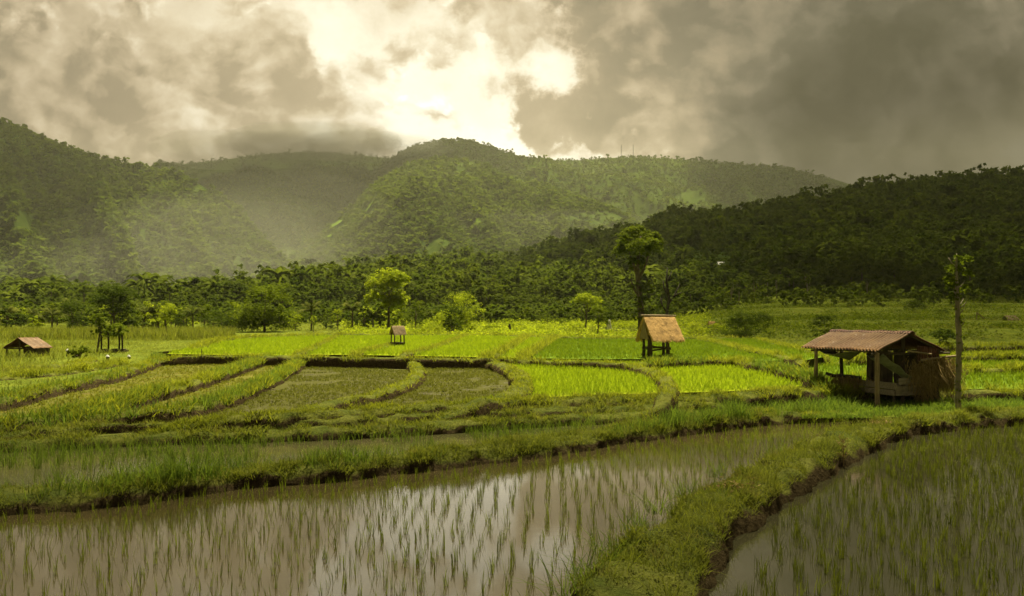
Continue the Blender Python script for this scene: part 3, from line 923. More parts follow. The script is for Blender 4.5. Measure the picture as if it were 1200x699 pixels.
TREES = [
    # name, px, base, top, width px, kind, material, leaves, label, category
    ("broad_tree", 310, 389, 331, 64, "bush", "tree_mid", 6500, "big broad tree with foliage to the ground, behind the brightest paddy", "tree"),
    ("broad_tree", 134, 387, 336, 52, "round", "tree_dark", 4200, "large dark tree behind the leafy overgrown shelter", "tree"),
    ("broad_tree", 86, 388, 351, 34, "bush", "tree_dark", 2400, "low dark tree left of the large dark tree", "tree"),
    ("rain_tree", 455, 387, 321, 50, "round", "tree_lime", 6500, "tall broad crowned tree directly behind the small open hut", "tree"),
    ("lime_tree", 541, 390, 344, 50, "bush", "tree_lime", 4600, "bright lime green tree with bulging crown, in the middle of the tree line", "tree"),
    ("round_bush", 529, 392, 357, 28, "bush", "tree_dark", 2600, "dark egg shaped bush in front of the lime green tree", "bush"),
    ("round_bush", 505, 392, 374, 36, "bush", "tree_lime", 2200, "low bright dome shaped bush left of the egg shaped bush", "bush"),
    ("round_bush", 552, 392, 379, 18, "bush", "tree_lime", 900, "small bright bush at the right foot of the lime tree", "bush"),
    ("shade_tree", 686, 386, 347, 38, "umbrella", "tree_lime", 3000, "dome topped tree with bright rim, left of the thatched stilt hut", "tree"),
    ("shade_tree", 700, 394, 361, 24, "round", "tree_mid", 1600, "small tree standing in front of the dome topped tree", "tree"),
    ("shade_tree", 713, 386, 359, 22, "bush", "tree_dark", 1500, "dark bushy tree beside the pale cloth", "tree"),
    ("round_bush", 674, 393, 377, 26, "bush", "tree_lime", 1400, "bright bush at the left foot of the dome topped tree", "bush"),
    ("round_bush", 875, 398, 364, 52, "bush", "tree_dark", 5200, "broad dark green round bush behind the mid green paddy", "bush"),
    ("round_bush", 968, 397, 367, 32, "bush", "tree_dark", 1600, "loose leafy shrub just behind the left end of the rusty roof", "bush"),
    ("small_tree", 195, 393, 359, 24, "round", "tree_lime", 1500, "small pale green tree in front of the palms at left", "tree"),
    ("small_tree", 367, 390, 371, 10, "round", "tree_lime", 500, "tiny lollipop tree beside the feathery palm", "tree"),
    ("small_tree", 396, 388, 364, 14, "round", "tree_lime", 700, "slender young tree right of the feathery palm", "tree"),
    ("small_tree", 346, 388, 366, 20, "bush", "tree_lime", 900, "bright young tree beside the big broad tree", "tree"),
    ("small_tree", 487, 386, 353, 20, "round", "tree_mid", 1300, "small round topped tree between the broad crowned and lime trees", "tree"),
    ("column_tree", 427, 388, 354, 12, "bush", "tree_dark", 900, "dark narrow vine covered tree left of the broad crowned tree", "tree"),
    ("column_tree", 446, 388, 356, 9, "bush", "tree_dark", 700, "very narrow dark tree under the broad crowned crown", "tree"),
    ("round_bush", 409, 388, 376, 18, "bush", "tree_lime", 900, "bright bush at the foot of the narrow dark tree", "bush"),
    ("broad_tree", 250, 387, 362, 28, "bush", "tree_dark", 1700, "dark bushy tree left of the big broad tree", "tree"),
    ("broad_tree", 272, 388, 364, 26, "bush", "tree_dark", 1500, "low dark tree touching the left side of the big broad tree", "tree"),
    ("broad_tree", 212, 386, 364, 24, "bush", "tree_dark", 1400, "dark bushy tree right of the small pale green tree", "tree"),
    ("broad_tree", 24, 386, 366, 36, "bush", "tree_dark", 1700, "grey green bushy tree above the small rusty hut", "tree"),
    ("broad_tree", 488, 384, 366, 22, "bush", "tree_dark", 1000, "dark low tree behind the small round topped tree", "tree"),
    ("small_tree", 471, 389, 368, 20, "round", "tree_mid", 900, "low spreading tree just behind the small open hut", "tree"),
    ("shade_tree", 1072, 381, 353, 22, "round", "tree_dark", 1500, "dark tree behind the three white boards", "tree"),
    ("shade_tree", 1108, 383, 360, 26, "bush", "tree_dark", 1500, "dark bush seen left of the slender mossy tree", "tree"),
    ("cypress_tree", 1176, 369, 346, 10, "bush", "tree_dark", 1000, "narrow dark tree on the terraces at far right", "tree"),
    ("round_bush", 660, 384, 373, 24, "bush", "tree_mid", 1000, "mid green bush behind the bright bush near the dome topped tree", "bush"),
    ("round_bush", 605, 388, 378, 26, "bush", "tree_lime", 900, "low lime shrub on the far terrace by the short dark post", "bush"),
    ("round_bush", 636, 390, 381, 26, "bush", "tree_lime", 900, "low spreading shrub on the far terrace, middle of the shrub row", "bush"),
    ("round_bush", 575, 390, 380, 24, "bush", "tree_lime", 900, "low lime shrub right of the lime tree", "bush"),
    ("round_bush", 735, 392, 381, 24, "bush", "tree_lime", 900, "low lime shrub left of the thatched roof", "bush"),
    ("round_bush", 815, 392, 380, 28, "bush", "tree_lime", 1000, "bright shrub right of the thatched stilt hut", "bush"),
    ("round_bush", 840, 391, 380, 24, "bush", "tree_lime", 1000, "bright shrub below the tiny straw shelter", "bush"),
    ("round_bush", 922, 387, 372, 18, "bush", "tree_dark", 800, "small dark shrub right of the broad round bush", "bush"),
    ("round_bush", 1108, 415, 384, 34, "bush", "tree_dark", 1500, "dark shrub behind the right end of the rusty roof", "bush"),
]
for i, (nm, px, by, ty, wd, kd, mt, nl, lab, cat) in enumerate(TREES):
    b = gbase(px, by)
    Y = b[1]
    h = (by - ty) / FOC * Y * 1.08; w = wd / FOC * Y * 1.3
    nl = int(nl * 1.7)
    tree(nm, lab, cat, b, h, w, kd, mt, nl, max(0.16, h * 0.036), 300 + i, clumps=max(16, int(nl / 22)))

# tall lone tree: long trunk, sleeves of creeper, top crown
b = gbase(751, 389); Y = b[1]; s = Y / FOC
root = thing("tall_tree", "tall lone tree with dense top crown on a long vine wrapped trunk", "tree", b)
rng = np.random.default_rng(5)
Ht = (389 - 262) * s
cx = -3.0 * s
L = [((-14 + cx / s) * s, 0, 94 * s, 12 * s, 12 * s, 11 * s), (12 * s, 0, 100 * s, 12 * s, 11 * s, 12 * s), (-2 * s, 3, 112 * s, 17 * s, 15 * s, 12 * s), (2 * s, -3, 96 * s, 16 * s, 14 * s, 14 * s),
     (-4 * s, 0, 78 * s, 9 * s, 8 * s, 12 * s), (-18 * s, 0, 104 * s, 8 * s, 8 * s, 9 * s), (16 * s, 0, 108 * s, 8 * s, 8 * s, 9 * s)]
tb = MB()
tb.tube(np.array([[0, 0, -0.3], [1 * s, 0, 20 * s], [-1 * s, 0, 42 * s], [-4 * s, 0, 66 * s], [-3 * s, 0, 88 * s], [0, 0, 112 * s]]), np.array([0.62, 0.5, 0.42, 0.36, 0.28, 0.1]) * 0.9, 8, 0.08)
tb.tube(np.array([[-1 * s, 0, 40 * s], [-8 * s, 0, 50 * s], [-12 * s, 0, 62 * s]]), [0.25, 0.2, 0.08], 6)
tb.tube(np.array([[-3 * s, 0, 60 * s], [6 * s, 0, 80 * s], [12 * s, 0, 100 * s]]), [0.28, 0.2, 0.06], 6)
tb.tube(np.array([[-4 * s, 0, 66 * s], [-9 * s, 0, 80 * s], [-14 * s, 0, 94 * s]]), [0.26, 0.18, 0.06], 6)
tb.build("trunk", M["bark"], root, smooth=True)
V, q, ti = crown_mesh([(a_, b__, c_, d_ * 1.15, e_ * 1.15, f_ * 1.1) for a_, b__, c_, d_, e_, f_ in L], 9500, 0.40, rng, 300)
cb = MB(); cb.add(V, q, tint=ti); cb.build("crown", M["tree_mid"], root)
L2 = [(1 * s, -0.2, (6 + 8 * k) * s, 6 * s + 0.3, 1.0, 6 * s) for k in range(7)] + [(9 * s, 0, 50 * s, 5 * s, 0.8, 10 * s), (-10 * s, 0, 52 * s, 4 * s, 0.6, 6 * s)]
V, q, ti = crown_mesh(L2, 1900, 0.32, rng, 90)
cb = MB(); cb.add(V, q, tint=ti); cb.build("creeper", M["tree_mid"], root)

# bare dead tree
b = gbase(782, 391); s = b[1] / FOC
root = thing("bare_tree", "bare dark branched tree right of the tall lone tree", "tree", b)
tb = MB()
tb.tube(np.array([[0, 0, -0.3], [-1 * s, 0, 20 * s], [2 * s, 0, 40 * s], [-1 * s, 0, 60 * s], [0, 0, 77 * s]]), [0.27, 0.23, 0.19, 0.14, 0.06], 7, 0.06)
for p in ([[1 * s, 0, 34 * s], [9 * s, 0.5, 44 * s], [15 * s, 0, 58 * s]], [[0, 0, 46 * s], [-4 * s, 0, 54 * s], [-5 * s, 0, 62 * s]], [[0, 0, 24 * s], [-6 * s, 0, 33 * s], [-8 * s, 0, 42 * s]],
          [[8 * s, 0.5, 43 * s], [12 * s, 0, 46 * s], [17 * s, 0, 48 * s]], [[-1 * s, 0, 60 * s], [3 * s, 0, 66 * s], [5 * s, 0, 72 * s]]):
    tb.tube(np.array(p), [0.15, 0.12, 0.06], 5, 0.06)
tb.build("trunk", M["bark_dark"], root, smooth=True)
V, q, ti = crown_mesh([(0, 0, 30 * s, 5 * s, 0.6, 10 * s), (10 * s, 0, 40 * s, 5 * s, 0.6, 6 * s)], 90, 0.25, rng, 20)
cb = MB(); cb.add(V, q, tint=ti); cb.build("creeper", M["tree_dark"], root)

# slender mossy tree by the shelter
b = at(1123, 481, 0.2); s = b[1] / FOC
root = thing("slender_tree", "slender mossy tree with a sparse leafy top, right of the shelter", "tree", b)
tb = MB()
zz = np.linspace(0, 1, 26)
tb.tube(np.column_stack([np.interp(zz, [0, .2, .45, .6, .8, 1], [0, -0.6, 1.2, 0, -2, -2]) * s + R.normal(0, 0.012, 26), R.normal(0, 0.012, 26), -0.15 + zz * 188 * s]), np.interp(zz, [0, 0.5, 0.8, 1], [0.105, 0.095, 0.07, 0.015]), 9, 0.16)
for k in range(20):
    z0 = R.uniform(95, 182) * s; a = R.uniform(0, 6.28); l = R.uniform(0.15, 0.42)
    x0 = np.interp(z0 / (188 * s), [0, .2, .45, .6, .8, 1], [0, -0.6, 1.2, 0, -2, -2]) * s
    tb.tube(np.array([[x0, 0, z0], [x0 + math.cos(a) * l * 0.5, math.sin(a) * l * 0.5, z0 + l * 0.45], [x0 + math.cos(a) * l * 0.8, math.sin(a) * l * 0.8, z0 + l * 1.0]]), [0.025, 0.018, 0.007], 5)
tb.build("trunk", M["bark_pale"], root, smooth=True)
L = [(-8 * s, 0, 150 * s, 9 * s, 9 * s, 10 * s), (8 * s, 0, 176 * s, 10 * s, 9 * s, 7 * s), (-6 * s, 0, 165 * s, 9 * s, 8 * s, 7 * s), (0, 0, 178 * s, 6 * s, 6 * s, 5 * s), (-5 * s, 0, 130 * s, 6 * s, 6 * s, 11 * s), (2 * s, 0, 100 * s, 5 * s, 5 * s, 14 * s)]
L += [(6 * s, 0, 140 * s, 7 * s, 6 * s, 8 * s), (-9 * s, 0, 142 * s, 6 * s, 6 * s, 9 * s), (9 * s, 0, 160 * s, 8 * s, 7 * s, 7 * s)]
V, q, ti = crown_mesh(L, 900, 0.14, rng, 170)
cb = MB(); cb.add(V, q, tint=ti); cb.build("crown", M["tree_mid"], root)
L = [(np.interp(k / 12, [0, .2, .45, .6, .8, 1], [0, -0.6, 1.2, 0, -2, -2]) * s, 0, (10 + 11 * k) * s, 0.13, 0.13, 6 * s) for k in range(12)]
V, q, ti = crown_mesh(L, 700, 0.07, rng, 120, shell=(0.8, 1.1))
cb = MB(); cb.add(V, q, tint=ti); cb.build("moss", M["tree_mid"], root)


# palms
def palm(label, px, by, ty, wd, seed, mat="palm", lean=0.0, group="palms along the field edge"):
    rng = np.random.default_rng(seed)
    b = gbase(px, by); s = b[1] / FOC
    h = (by - ty) * s; hub = h * 0.6; r = wd / 2 * s
    root = thing("coconut_palm", label, "palm tree", b, 0, group)
    tb = MB()
    t = np.linspace(0, 1, 7)
    tb.tube(np.column_stack([lean * t ** 2 * h, 0 * t, -0.3 + t * (hub + 0.3)]), 0.16 - 0.05 * t, 7, 0.04)
    tb.build("trunk", M["bark"], root, smooth=True)
    fb = MB()
    for k in range(24):
        a = rng.uniform(0, 6.28); el = rng.uniform(0.1, 1.5)
        D = np.array([math.cos(a), math.sin(a), 0]); n = 12
        q = np.linspace(0, 1, n)
        Lr = r * rng.uniform(0.85, 1.15)
        C = np.array([lean * h, 0, hub]) + D[None] * (Lr * q * math.cos(el * 0.8))[:, None] + np.array([0, 0, 1.0])[None] * (Lr * (math.sin(el) * 1.25 * q - 0.6 * q * q))[:, None]
        S = np.cross(D, [0, 0, 1.0])
        tn = rng.uniform(0, 1)
        for sgn in (-1, 1):
            for j in range(1, n):
                ll = Lr * 0.30 * math.sin(math.pi * min(1, 0.12 + 0.85 * q[j])) + 0.05
                tip = C[j] + S * sgn * ll * 0.75 + D * ll * 0.4 - np.array([0, 0, ll * rng.uniform(0.3, 0.7)])
                wv = D * Lr * 0.035
                fb.add([C[j] - wv, C[j] + wv, tip], (), [[0, 1, 2]], tint=tn)
        fb.tube(C, 0.03 * (1.2 - q), 3)
    fb.build("crown", M[mat], root)


palm("feathery dark palm right of the big broad tree", 365, 388, 349, 38, 1)
palm("palm behind the narrow dark tree, left of the broad crowned tree", 413, 388, 348, 34, 2)
palm("short palm with drooping fronds above the small rusty hut", 61, 387, 357, 34, 3)
palm("leaning pale palm right of the large dark tree", 168, 386, 358, 36, 4, lean=0.1)
palm("upright palm with bright fronds left of the small pale tree", 183, 386, 352, 34, 5)
palm("low palm with pale fronds right of the small pale tree", 226, 387, 358, 34, 6)
palm("palm half hidden behind the low dark tree at left", 84, 383, 344, 32, 7)
palm("grey green palm at the far left edge of the tree line", 8, 386, 356, 34, 8)
palm("small palm just left of the feathery dark palm", 338, 386, 360, 22, 9)
palm("short palm under the left side of the broad crowned tree", 437, 388, 362, 26, 10)
palm("dim palm left of the short drooping palm", 38, 385, 358, 26, 11)

# thin pale stemmed trees on the right terraces
for k, (px, by, ty) in enumerate([(845, 372, 338), (857, 373, 343), (866, 376, 336), (884, 374, 340), (899, 372, 337), (910, 375, 341), (946, 372, 340), (1016, 372, 333)]):
    Y = 205 + 4 * (k % 3)
    x = (px - 600) / FOC * Y; z = float(T(x, Y)); top = CAMZ - (ty - HZ) / FOC * Y
    h = max(6.0, top - z)
    tree("slim_tree", ["leftmost thin pale stemmed tree on the far terraces", "second thin pale stemmed tree from the left on the terraces", "thin pale tree above the left of the broad bush", "thin pale tree above the middle of the broad bush",
                       "thin pale tree above the right of the broad bush", "thin pale tree just right of the broad bush", "thin pale tree right of the tiny tan hut", "tallest thin pale tree above the rusty roof"][k],
         "tree", (x, Y, z), h, 2.6, "tall", "forest", 260, 0.5, 700 + k, bark="bark_pale", r0=0.13, clumps=24, group="thin pale stemmed trees on the terraces")


# ------------------------------------------------------------------ hills
def hill(name, label, px_ridge, yfoot, yridge, zfoot, seed, spur=(0.0, 1), bump=0.0, nx=220, nv=90, power=1.0, drop=0.0):
    """relief sheet: foot -> ridge -> far side.  px_ridge: [(px, py)], yridge: [(px, Y)]"""
    px = np.linspace(px_ridge[0][0], px_ridge[-1][0], nx)
    rp = np.array(px_ridge, float); yr = np.array(yridge, float); yf = np.array(yfoot, float)
    py = np.interp(px, rp[:, 0], rp[:, 1]) + drop
    ker = np.ones(5) / 5
    pyp = np.pad(py, 2, mode="edge"); py = np.convolve(pyp, ker, "valid")
    Y1 = np.interp(px, yr[:, 0], yr[:, 1]); Y0 = np.interp(px, yf[:, 0], yf[:, 1])
    u = (px - 600) / FOC
    Z1 = CAMZ - (py - HZ) / FOC * Y1
    v = np.concatenate([np.linspace(0, 1, nv), np.linspace(1.03, 1.5, 14)])
    vv, uu = np.meshgrid(v, u, indexing="ij")
    Y = Y0[None] + (Y1 - Y0)[None] * vv
    X = uu * Y
    zf = (T(X[0], Y[0]) if zfoot is None else np.full(nx, zfoot))
    prof = np.where(vv <= 1, np.clip(vv, 0, 1) ** power, np.clip(1 - (vv - 1) * 1.4, 0, 1))
    Z = zf[None] + (Z1 - zf)[None] * prof
    amp, sc_ = spur
    e = np.clip(vv, 0, 1)
    w = np.sin(np.pi * e) ** 0.8 * np.clip((Z1 - zf)[None] / 260.0, 0, 1)
    rn = fbm(X / sc_ + 3.7, Y / (sc_ * 1.7), seed, 5, ridged=True) - 0.62
    if name == "mountain":
        pxx = 600 + uu * FOC
        gl = fbm(pxx / 110 + e * 0.9 + seed, e * 1.1 + 0.004 * pxx, seed + 9, 3, ridged=True) - 0.62
        Z = Z + gl * amp * 0.9 * w
    Z = Z + rn * amp * w + (fbm(X / (sc_ * 0.22), Y / (sc_ * 0.22), seed + 5, 3) - 0.5) * bump * w
    V = np.stack([X, Y, Z], -1)
    n, m = X.shape
    ii = np.arange(n * m).reshape(n, m)
    q = np.stack([ii[:-1, :-1], ii[:-1, 1:], ii[1:, 1:], ii[1:, :-1]], -1).reshape(-1, 4)
    o = link(name, mesh_np(name, V.reshape(-1, 3), [q], smooth=True), M["hill"])
    tag(o, label, "hill", kind="structure")
    return V


def hill_points(V, n, rng, vmax=1.06, nv=90, near=False):
    """random points on a hill, even per area"""
    rows = int(nv * vmax)
    W = V[:rows]
    d1 = W[1:, :-1] - W[:-1, :-1]; d2 = W[:-1, 1:] - W[:-1, :-1]
    ar = np.linalg.norm(np.cross(d1, d2), axis=2)
    if near: ar = ar / np.maximum(W[:-1, :-1, 1], 150) ** 1.3
    p = ar.ravel() / ar.sum()
    k = rng.choice(len(p), n, p=p)
    i, j = np.unravel_index(k, ar.shape)
    a = rng.uniform(0, 1, (n, 1)); b = rng.uniform(0, 1, (n, 1))
    return (W[i, j] * (1 - a) + W[i + 1, j] * a) * (1 - b) + (W[i, j + 1] * (1 - a) + W[i + 1, j + 1] * a) * b


MID = hill("wooded_hill", "dark wooded hill rising to the right behind the fields",
           [(-320, 354), (0, 357), (120, 358), (180, 360), (250, 350), (330, 332), (380, 324), (450, 314), (490, 305), (540, 304), (590, 306), (640, 292), (700, 274), (760, 260), (800, 249), (850, 247), (900, 242), (940, 230), (1000, 222), (1060, 212), (1120, 205), (1200, 200), (1500, 180)],
           [(-320, 225), (300, 225), (600, 225), (1500, 232)], [(-320, 560), (180, 580), (450, 640), (700, 720), (1000, 860), (1500, 950)], None, 3, spur=(26, 190), bump=9, nx=260, nv=90, power=1.15, drop=9)
ML = hill("mountain", "dark green mountain shoulder at the left",
          [(-420, 70), (-200, 100), (0, 141), (30, 151), (80, 173), (130, 186), (180, 194), (215, 203), (250, 222), (285, 250), (315, 285), (350, 322), (390, 352), (420, 362)],
          [(-420, 700), (0, 760), (420, 900)], [(-420, 1700), (0, 1700), (250, 1450), (420, 1000)], 6, 17, spur=(170, 420), bump=9, nx=200, nv=90, power=1.1, drop=4)
MB_ = hill("mountain", "hazy back mountain whose top is lost in cloud",
           [(40, 215), (150, 200), (200, 191), (250, 186), (310, 178), (360, 175), (420, 179), (470, 184), (520, 190), (600, 215), (680, 250)],
           [(40, 1300), (680, 1500)], [(40, 3000), (680, 3100)], 20, 23, spur=(200, 560), bump=10, nx=180, nv=90, power=1.1, drop=3)
MC = hill("mountain", "central rounded mountain with sunlit clearings",
          [(250, 352), (310, 325), (360, 290), (400, 255), (440, 216), (480, 190), (520, 184), (560, 187), (600, 203), (650, 219), (700, 238), (750, 262), (800, 290), (840, 320)],
          [(250, 900), (840, 1000)], [(250, 1150), (480, 1900), (600, 2000), (840, 1500)], 8, 31, spur=(150, 360), bump=9, nx=200, nv=90, power=1.15, drop=4)
MR = hill("mountain", "long back ridge with masts behind the wooded hill",
          [(430, 200), (455, 184), (480, 168), (505, 163), (530, 162), (555, 166), (575, 172), (610, 185), (680, 184), (720, 181), (760, 181), (810, 184), (850, 188), (920, 193), (980, 207), (1010, 217), (1100, 235), (1300, 250)],
          [(430, 1500), (1300, 1300)], [(430, 2900), (1300, 2500)], 15, 41, spur=(190, 480), bump=10, nx=240, nv=90, power=1.1, drop=4)


def forest_mass(protos, P, S, rng, tint0):
    """trees of a few shapes merged: protos = [(V, quads, tint)]"""
    b = MB()
    kinds = rng.integers(0, len(protos), len(P))
    for k, (V, q, ti) in enumerate(protos):
        sel = np.where(kinds == k)[0]
        if not len(sel): continue
        a = rng.uniform(0, 6.28, len(sel)); c, s = np.cos(a), np.sin(a)
        sx = S[sel]
        X = (V[None, :, 0] * c[:, None] - V[None, :, 1] * s[:, None]) * sx[:, None] + P[sel, 0:1]
        Y = (V[None, :, 0] * s[:, None] + V[None, :, 1] * c[:, None]) * sx[:, None] + P[sel, 1:2]
        sz = sx * rng.uniform(0.8, 1.3, len(sel))
        Z = V[None, :, 2] * sz[:, None] + P[sel, 2:3]
        W = np.stack([X, Y, Z], -1).reshape(-1, 3)
        Q = (q[None] + (np.arange(len(sel)) * len(V))[:, None, None]).reshape(-1, q.shape[1])
        tt = np.clip(ti[None] * 0.55 + tint0[sel][:, None], 0, 1).ravel()
        b.add(W, Q, tint=tt)
    return b


def proto(kind, n, leaf, seed, h=1.0, w=0.95, clumps=22):
    rng = np.random.default_rng(seed)
    return crown_mesh(rnd_lobes(rng, kind, h, w), n, leaf, rng, clumps)


def visible_first(P):
    return np.argsort(P[:, 1])


rng = np.random.default_rng(77)
# white roofed hut on the wooded slope
kk = np.argmin(((600 + MID[:80, :, 0] / MID[:80, :, 1] * 1000) - 843) ** 2 + (HZ - (MID[:80, :, 2] + 4 - CAMZ) / MID[:80, :, 1] * 1000 - 308) ** 2)
pw = MID[:80].reshape(-1, 3)[kk]
r = thing("hillside_house", "tiny white roofed house up on the dark wooded hill", "house", pw)
c = MB(); c.box((0, 0, 1.0), (3.4, 2.8, 4)); c.build("wall", M["cloth_grey"], r)
c = MB(); c.beam((0, -1.9, 2.9), (0, 0.02, 4.1), 4.0, 0.15); c.beam((0, 0.10, 4.1), (0, 2.0, 2.9), 4.0, 0.15); c.build("roof", M["white"], r)

# wooded hill: the nearest 260 trees single, the others one mass
P = hill_points(MID, 19000, rng, near=True)
px = 600 + P[:, 0] / P[:, 1] * 1000
P = P[(px > -60) & (px < 1260)]
px = 600 + P[:, 0] / P[:, 1] * 1000
open_ = sstep(0.62, 0.70, fbm(P[:, 0] / 70.0, P[:, 1] / 110.0, 8, 3))      # grassy clearings
low = (P[:, 1] < 245) & (px > 780) & (rng.uniform(0, 1, len(P)) < 0.6)        # terraces at the right hill foot stay open
P = P[(rng.uniform(0, 1, len(P)) > open_ * 0.85) & ~low]
P = P[~((abs(P[:, 0] - pw[0]) < 6) & (P[:, 1] > pw[1] - 45) & (P[:, 1] < pw[1] + 5))]
P = P[np.argsort(P[:, 1])]
S = np.clip(rng.gamma(7.0, 1.1, len(P)), 3.5, 15) * np.interp(P[:, 1], [200, 300, 900], [0.7, 0.95, 1.15])
tint0 = np.clip(rng.normal(0.2, 0.16, len(P)), 0, 0.7)
NEARP = [proto(k, 1000, 0.075, 900 + i, w=1.15, clumps=44) for i, k in enumerate(["bush", "bush", "bush", "round", "bush", "bush", "round"])]
MIDP = [proto(k, 320, 0.12, 920 + i, w=1.15, clumps=30) for i, k in enumerate(["bush", "bush", "bush", "round", "bush"])]
FARP = [proto(k, 90, 0.22, 940 + i, w=1.2, clumps=18) for i, k in enumerate(["bush", "bush", "bush", "round"])]

ug = hill_points(MID, 9000, rng, vmax=0.2, near=True)
uy = 175 * (240 / 175) ** rng.uniform(0, 1, 1800); ux = rng.uniform(-0.64, 0.64, 1800); ku = (ux < 0.14) | (rng.uniform(0, 1, 1800) < 0.35); uy = uy[ku]; ux = ux[ku] * uy
ug = np.vstack([ug, np.column_stack([ux, uy, T(ux, uy) - 0.2])])
US = rng.uniform(1.8, 4.6, len(ug)); ut = np.clip(rng.normal(0.28, 0.2, len(ug)), 0, 0.8)
NS = 260
tm = MB(); tm.tube(np.array([[0, 0, -0.05], [0.01, 0, 0.25], [0, 0.01, 0.6]]), [0.03, 0.024, 0.012], 6)
tme = mesh_np("trunk", np.vstack(tm.V), [np.vstack(tm.q), np.vstack(tm.t)], np.concatenate(tm.tint)); tme.materials.append(M["bark"])
cme = []
for V, q, ti in NEARP:
    me = mesh_np("crown", V, [q], ti); me.materials.append(M["forest"]); cme.append(me)
for i in range(NS):
    e = thing("forest_tree", "leafy forest tree low on the wooded slope behind the fields", "tree", P[i] - [0, 0, 0.2], rng.uniform(0, 6.28), "trees at the foot of the wooded hill")
    e.scale = (S[i], S[i], S[i] * rng.uniform(0.85, 1.2))
    link("trunk", tme, None, e); link("crown", cme[int(rng.integers(0, len(cme)))], None, e)
lme = [me.copy() for me in cme]
for k, me in enumerate(lme):
    me.materials.clear(); me.materials.append(M[("tree_mid", "tree_dark", "tree_lime")[k % 3]])
for i in range(95):
    y = rng.uniform(135, 185); pxh = rng.uniform(-40, 470) if i < 70 else rng.uniform(470, 800)
    if i >= 70: y = rng.uniform(165, 195)
    x = (pxh - 600) / FOC * y
    e = thing("hedge_tree", "bushy tree in the broken hedge line between fields and hill", "tree", (x, y, float(T(x, y)) - 0.4), rng.uniform(0, 6.28), "bushy trees in the hedge line")
    k = rng.uniform(2.6, 6.2) if i < 70 else rng.uniform(1.5, 3.2)
    e.scale = (k, k, k * rng.uniform(0.75, 1.1))
    link("trunk", tme, None, e); link("crown", lme[int(rng.integers(0, len(lme)))], None, e)
P2, S2, t2 = P[NS:], S[NS:], tint0[NS:]
UGP = [proto('bush', 70, 0.26, 980 + i, w=1.5, clumps=14) for i in range(4)]
nr = P2[:, 1] < 400
def palm_proto(seed):
    rg = np.random.default_rng(seed); b = MB()
    for k in range(13):
        a = rg.uniform(0, 6.28); e = rg.uniform(0.0, 1.2); n = 5
        qv = np.linspace(0, 1, n); D_ = np.array([math.cos(a), math.sin(a), 0]); S_ = np.array([-math.sin(a), math.cos(a), -0.25])
        C_p = np.array([0, 0, 0.7]) + D_ * (0.5 * qv * math.cos(e * 0.7))[:, None] + np.array([0, 0, 1.0]) * (0.5 * (math.sin(e) * qv - 0.75 * qv ** 2))[:, None]
        wv = (0.075 * np.sin(np.pi * np.clip(qv + 0.15, 0, 1)))[:, None]
        for sg in (-1, 1):
            Vp = np.concatenate([C_p, C_p + S_ * np.array([1, 1, sg]) * sg * wv - [0, 0, 0.02]])
            b.add(Vp, [[i, i + 1, n + i + 1, n + i] for i in range(n - 1)], tint=rg.uniform(0.2, 1))
    b.add(np.array([[-0.015, 0, -0.05], [0.015, 0, -0.05], [0.012, 0, 0.7], [-0.012, 0, 0.7]]), [[0, 1, 2, 3]], tint=0.3)
    b.add(np.array([[0, -0.015, -0.05], [0, 0.015, -0.05], [0, 0.012, 0.7], [0, -0.012, 0.7]]), [[0, 1, 2, 3]], tint=0.3)
    return np.vstack(b.V), np.vstack(b.q), np.concatenate(b.tint)


pp_ = 600 + P2[:, 0] / P2[:, 1] * 1000
isp = (pp_ < 330) & (rng.uniform(0, 1, len(P2)) < np.interp(pp_, [0, 200, 330], [0.5, 0.4, 0.1]))
isp |= (P2[:, 1] < 330) & (rng.uniform(0, 1, len(P2)) < 0.10)
fm4 = forest_mass([palm_proto(i) for i in range(5)], P2[isp], S2[isp] * rng.uniform(0.65, 1.25, int(isp.sum())) + 1.2, rng, np.clip(t2[isp] + 0.15, 0, 1))
P2, S2, t2 = P2[~isp], S2[~isp], t2[~isp]
nr = P2[:, 1] < 400
fm = forest_mass(MIDP, P2[nr], S2[nr], rng, t2[nr])
fm2 = forest_mass(FARP, P2[~nr], S2[~nr], rng, t2[~nr])
fm3 = forest_mass(UGP, ug, US, rng, ut)
for b_ in (fm2, fm3, fm4):
    for V_, q_, ti_ in zip(b_.V, b_.q, b_.tint):
        fm.add(V_, q_ - q_.min(), tint=ti_)
tag(fm.build("forest", M["forest"]), "dense forest covering the dark hill behind the fields", "forest", kind="stuff")

CLEAR = {3: [(396, 266, 9), (432, 249, 9), (526, 228, 6), (386, 281, 5), (560, 262, 6)], 1: [(30, 262, 14), (236, 222, 10)], 4: [(810, 232, 12)]}


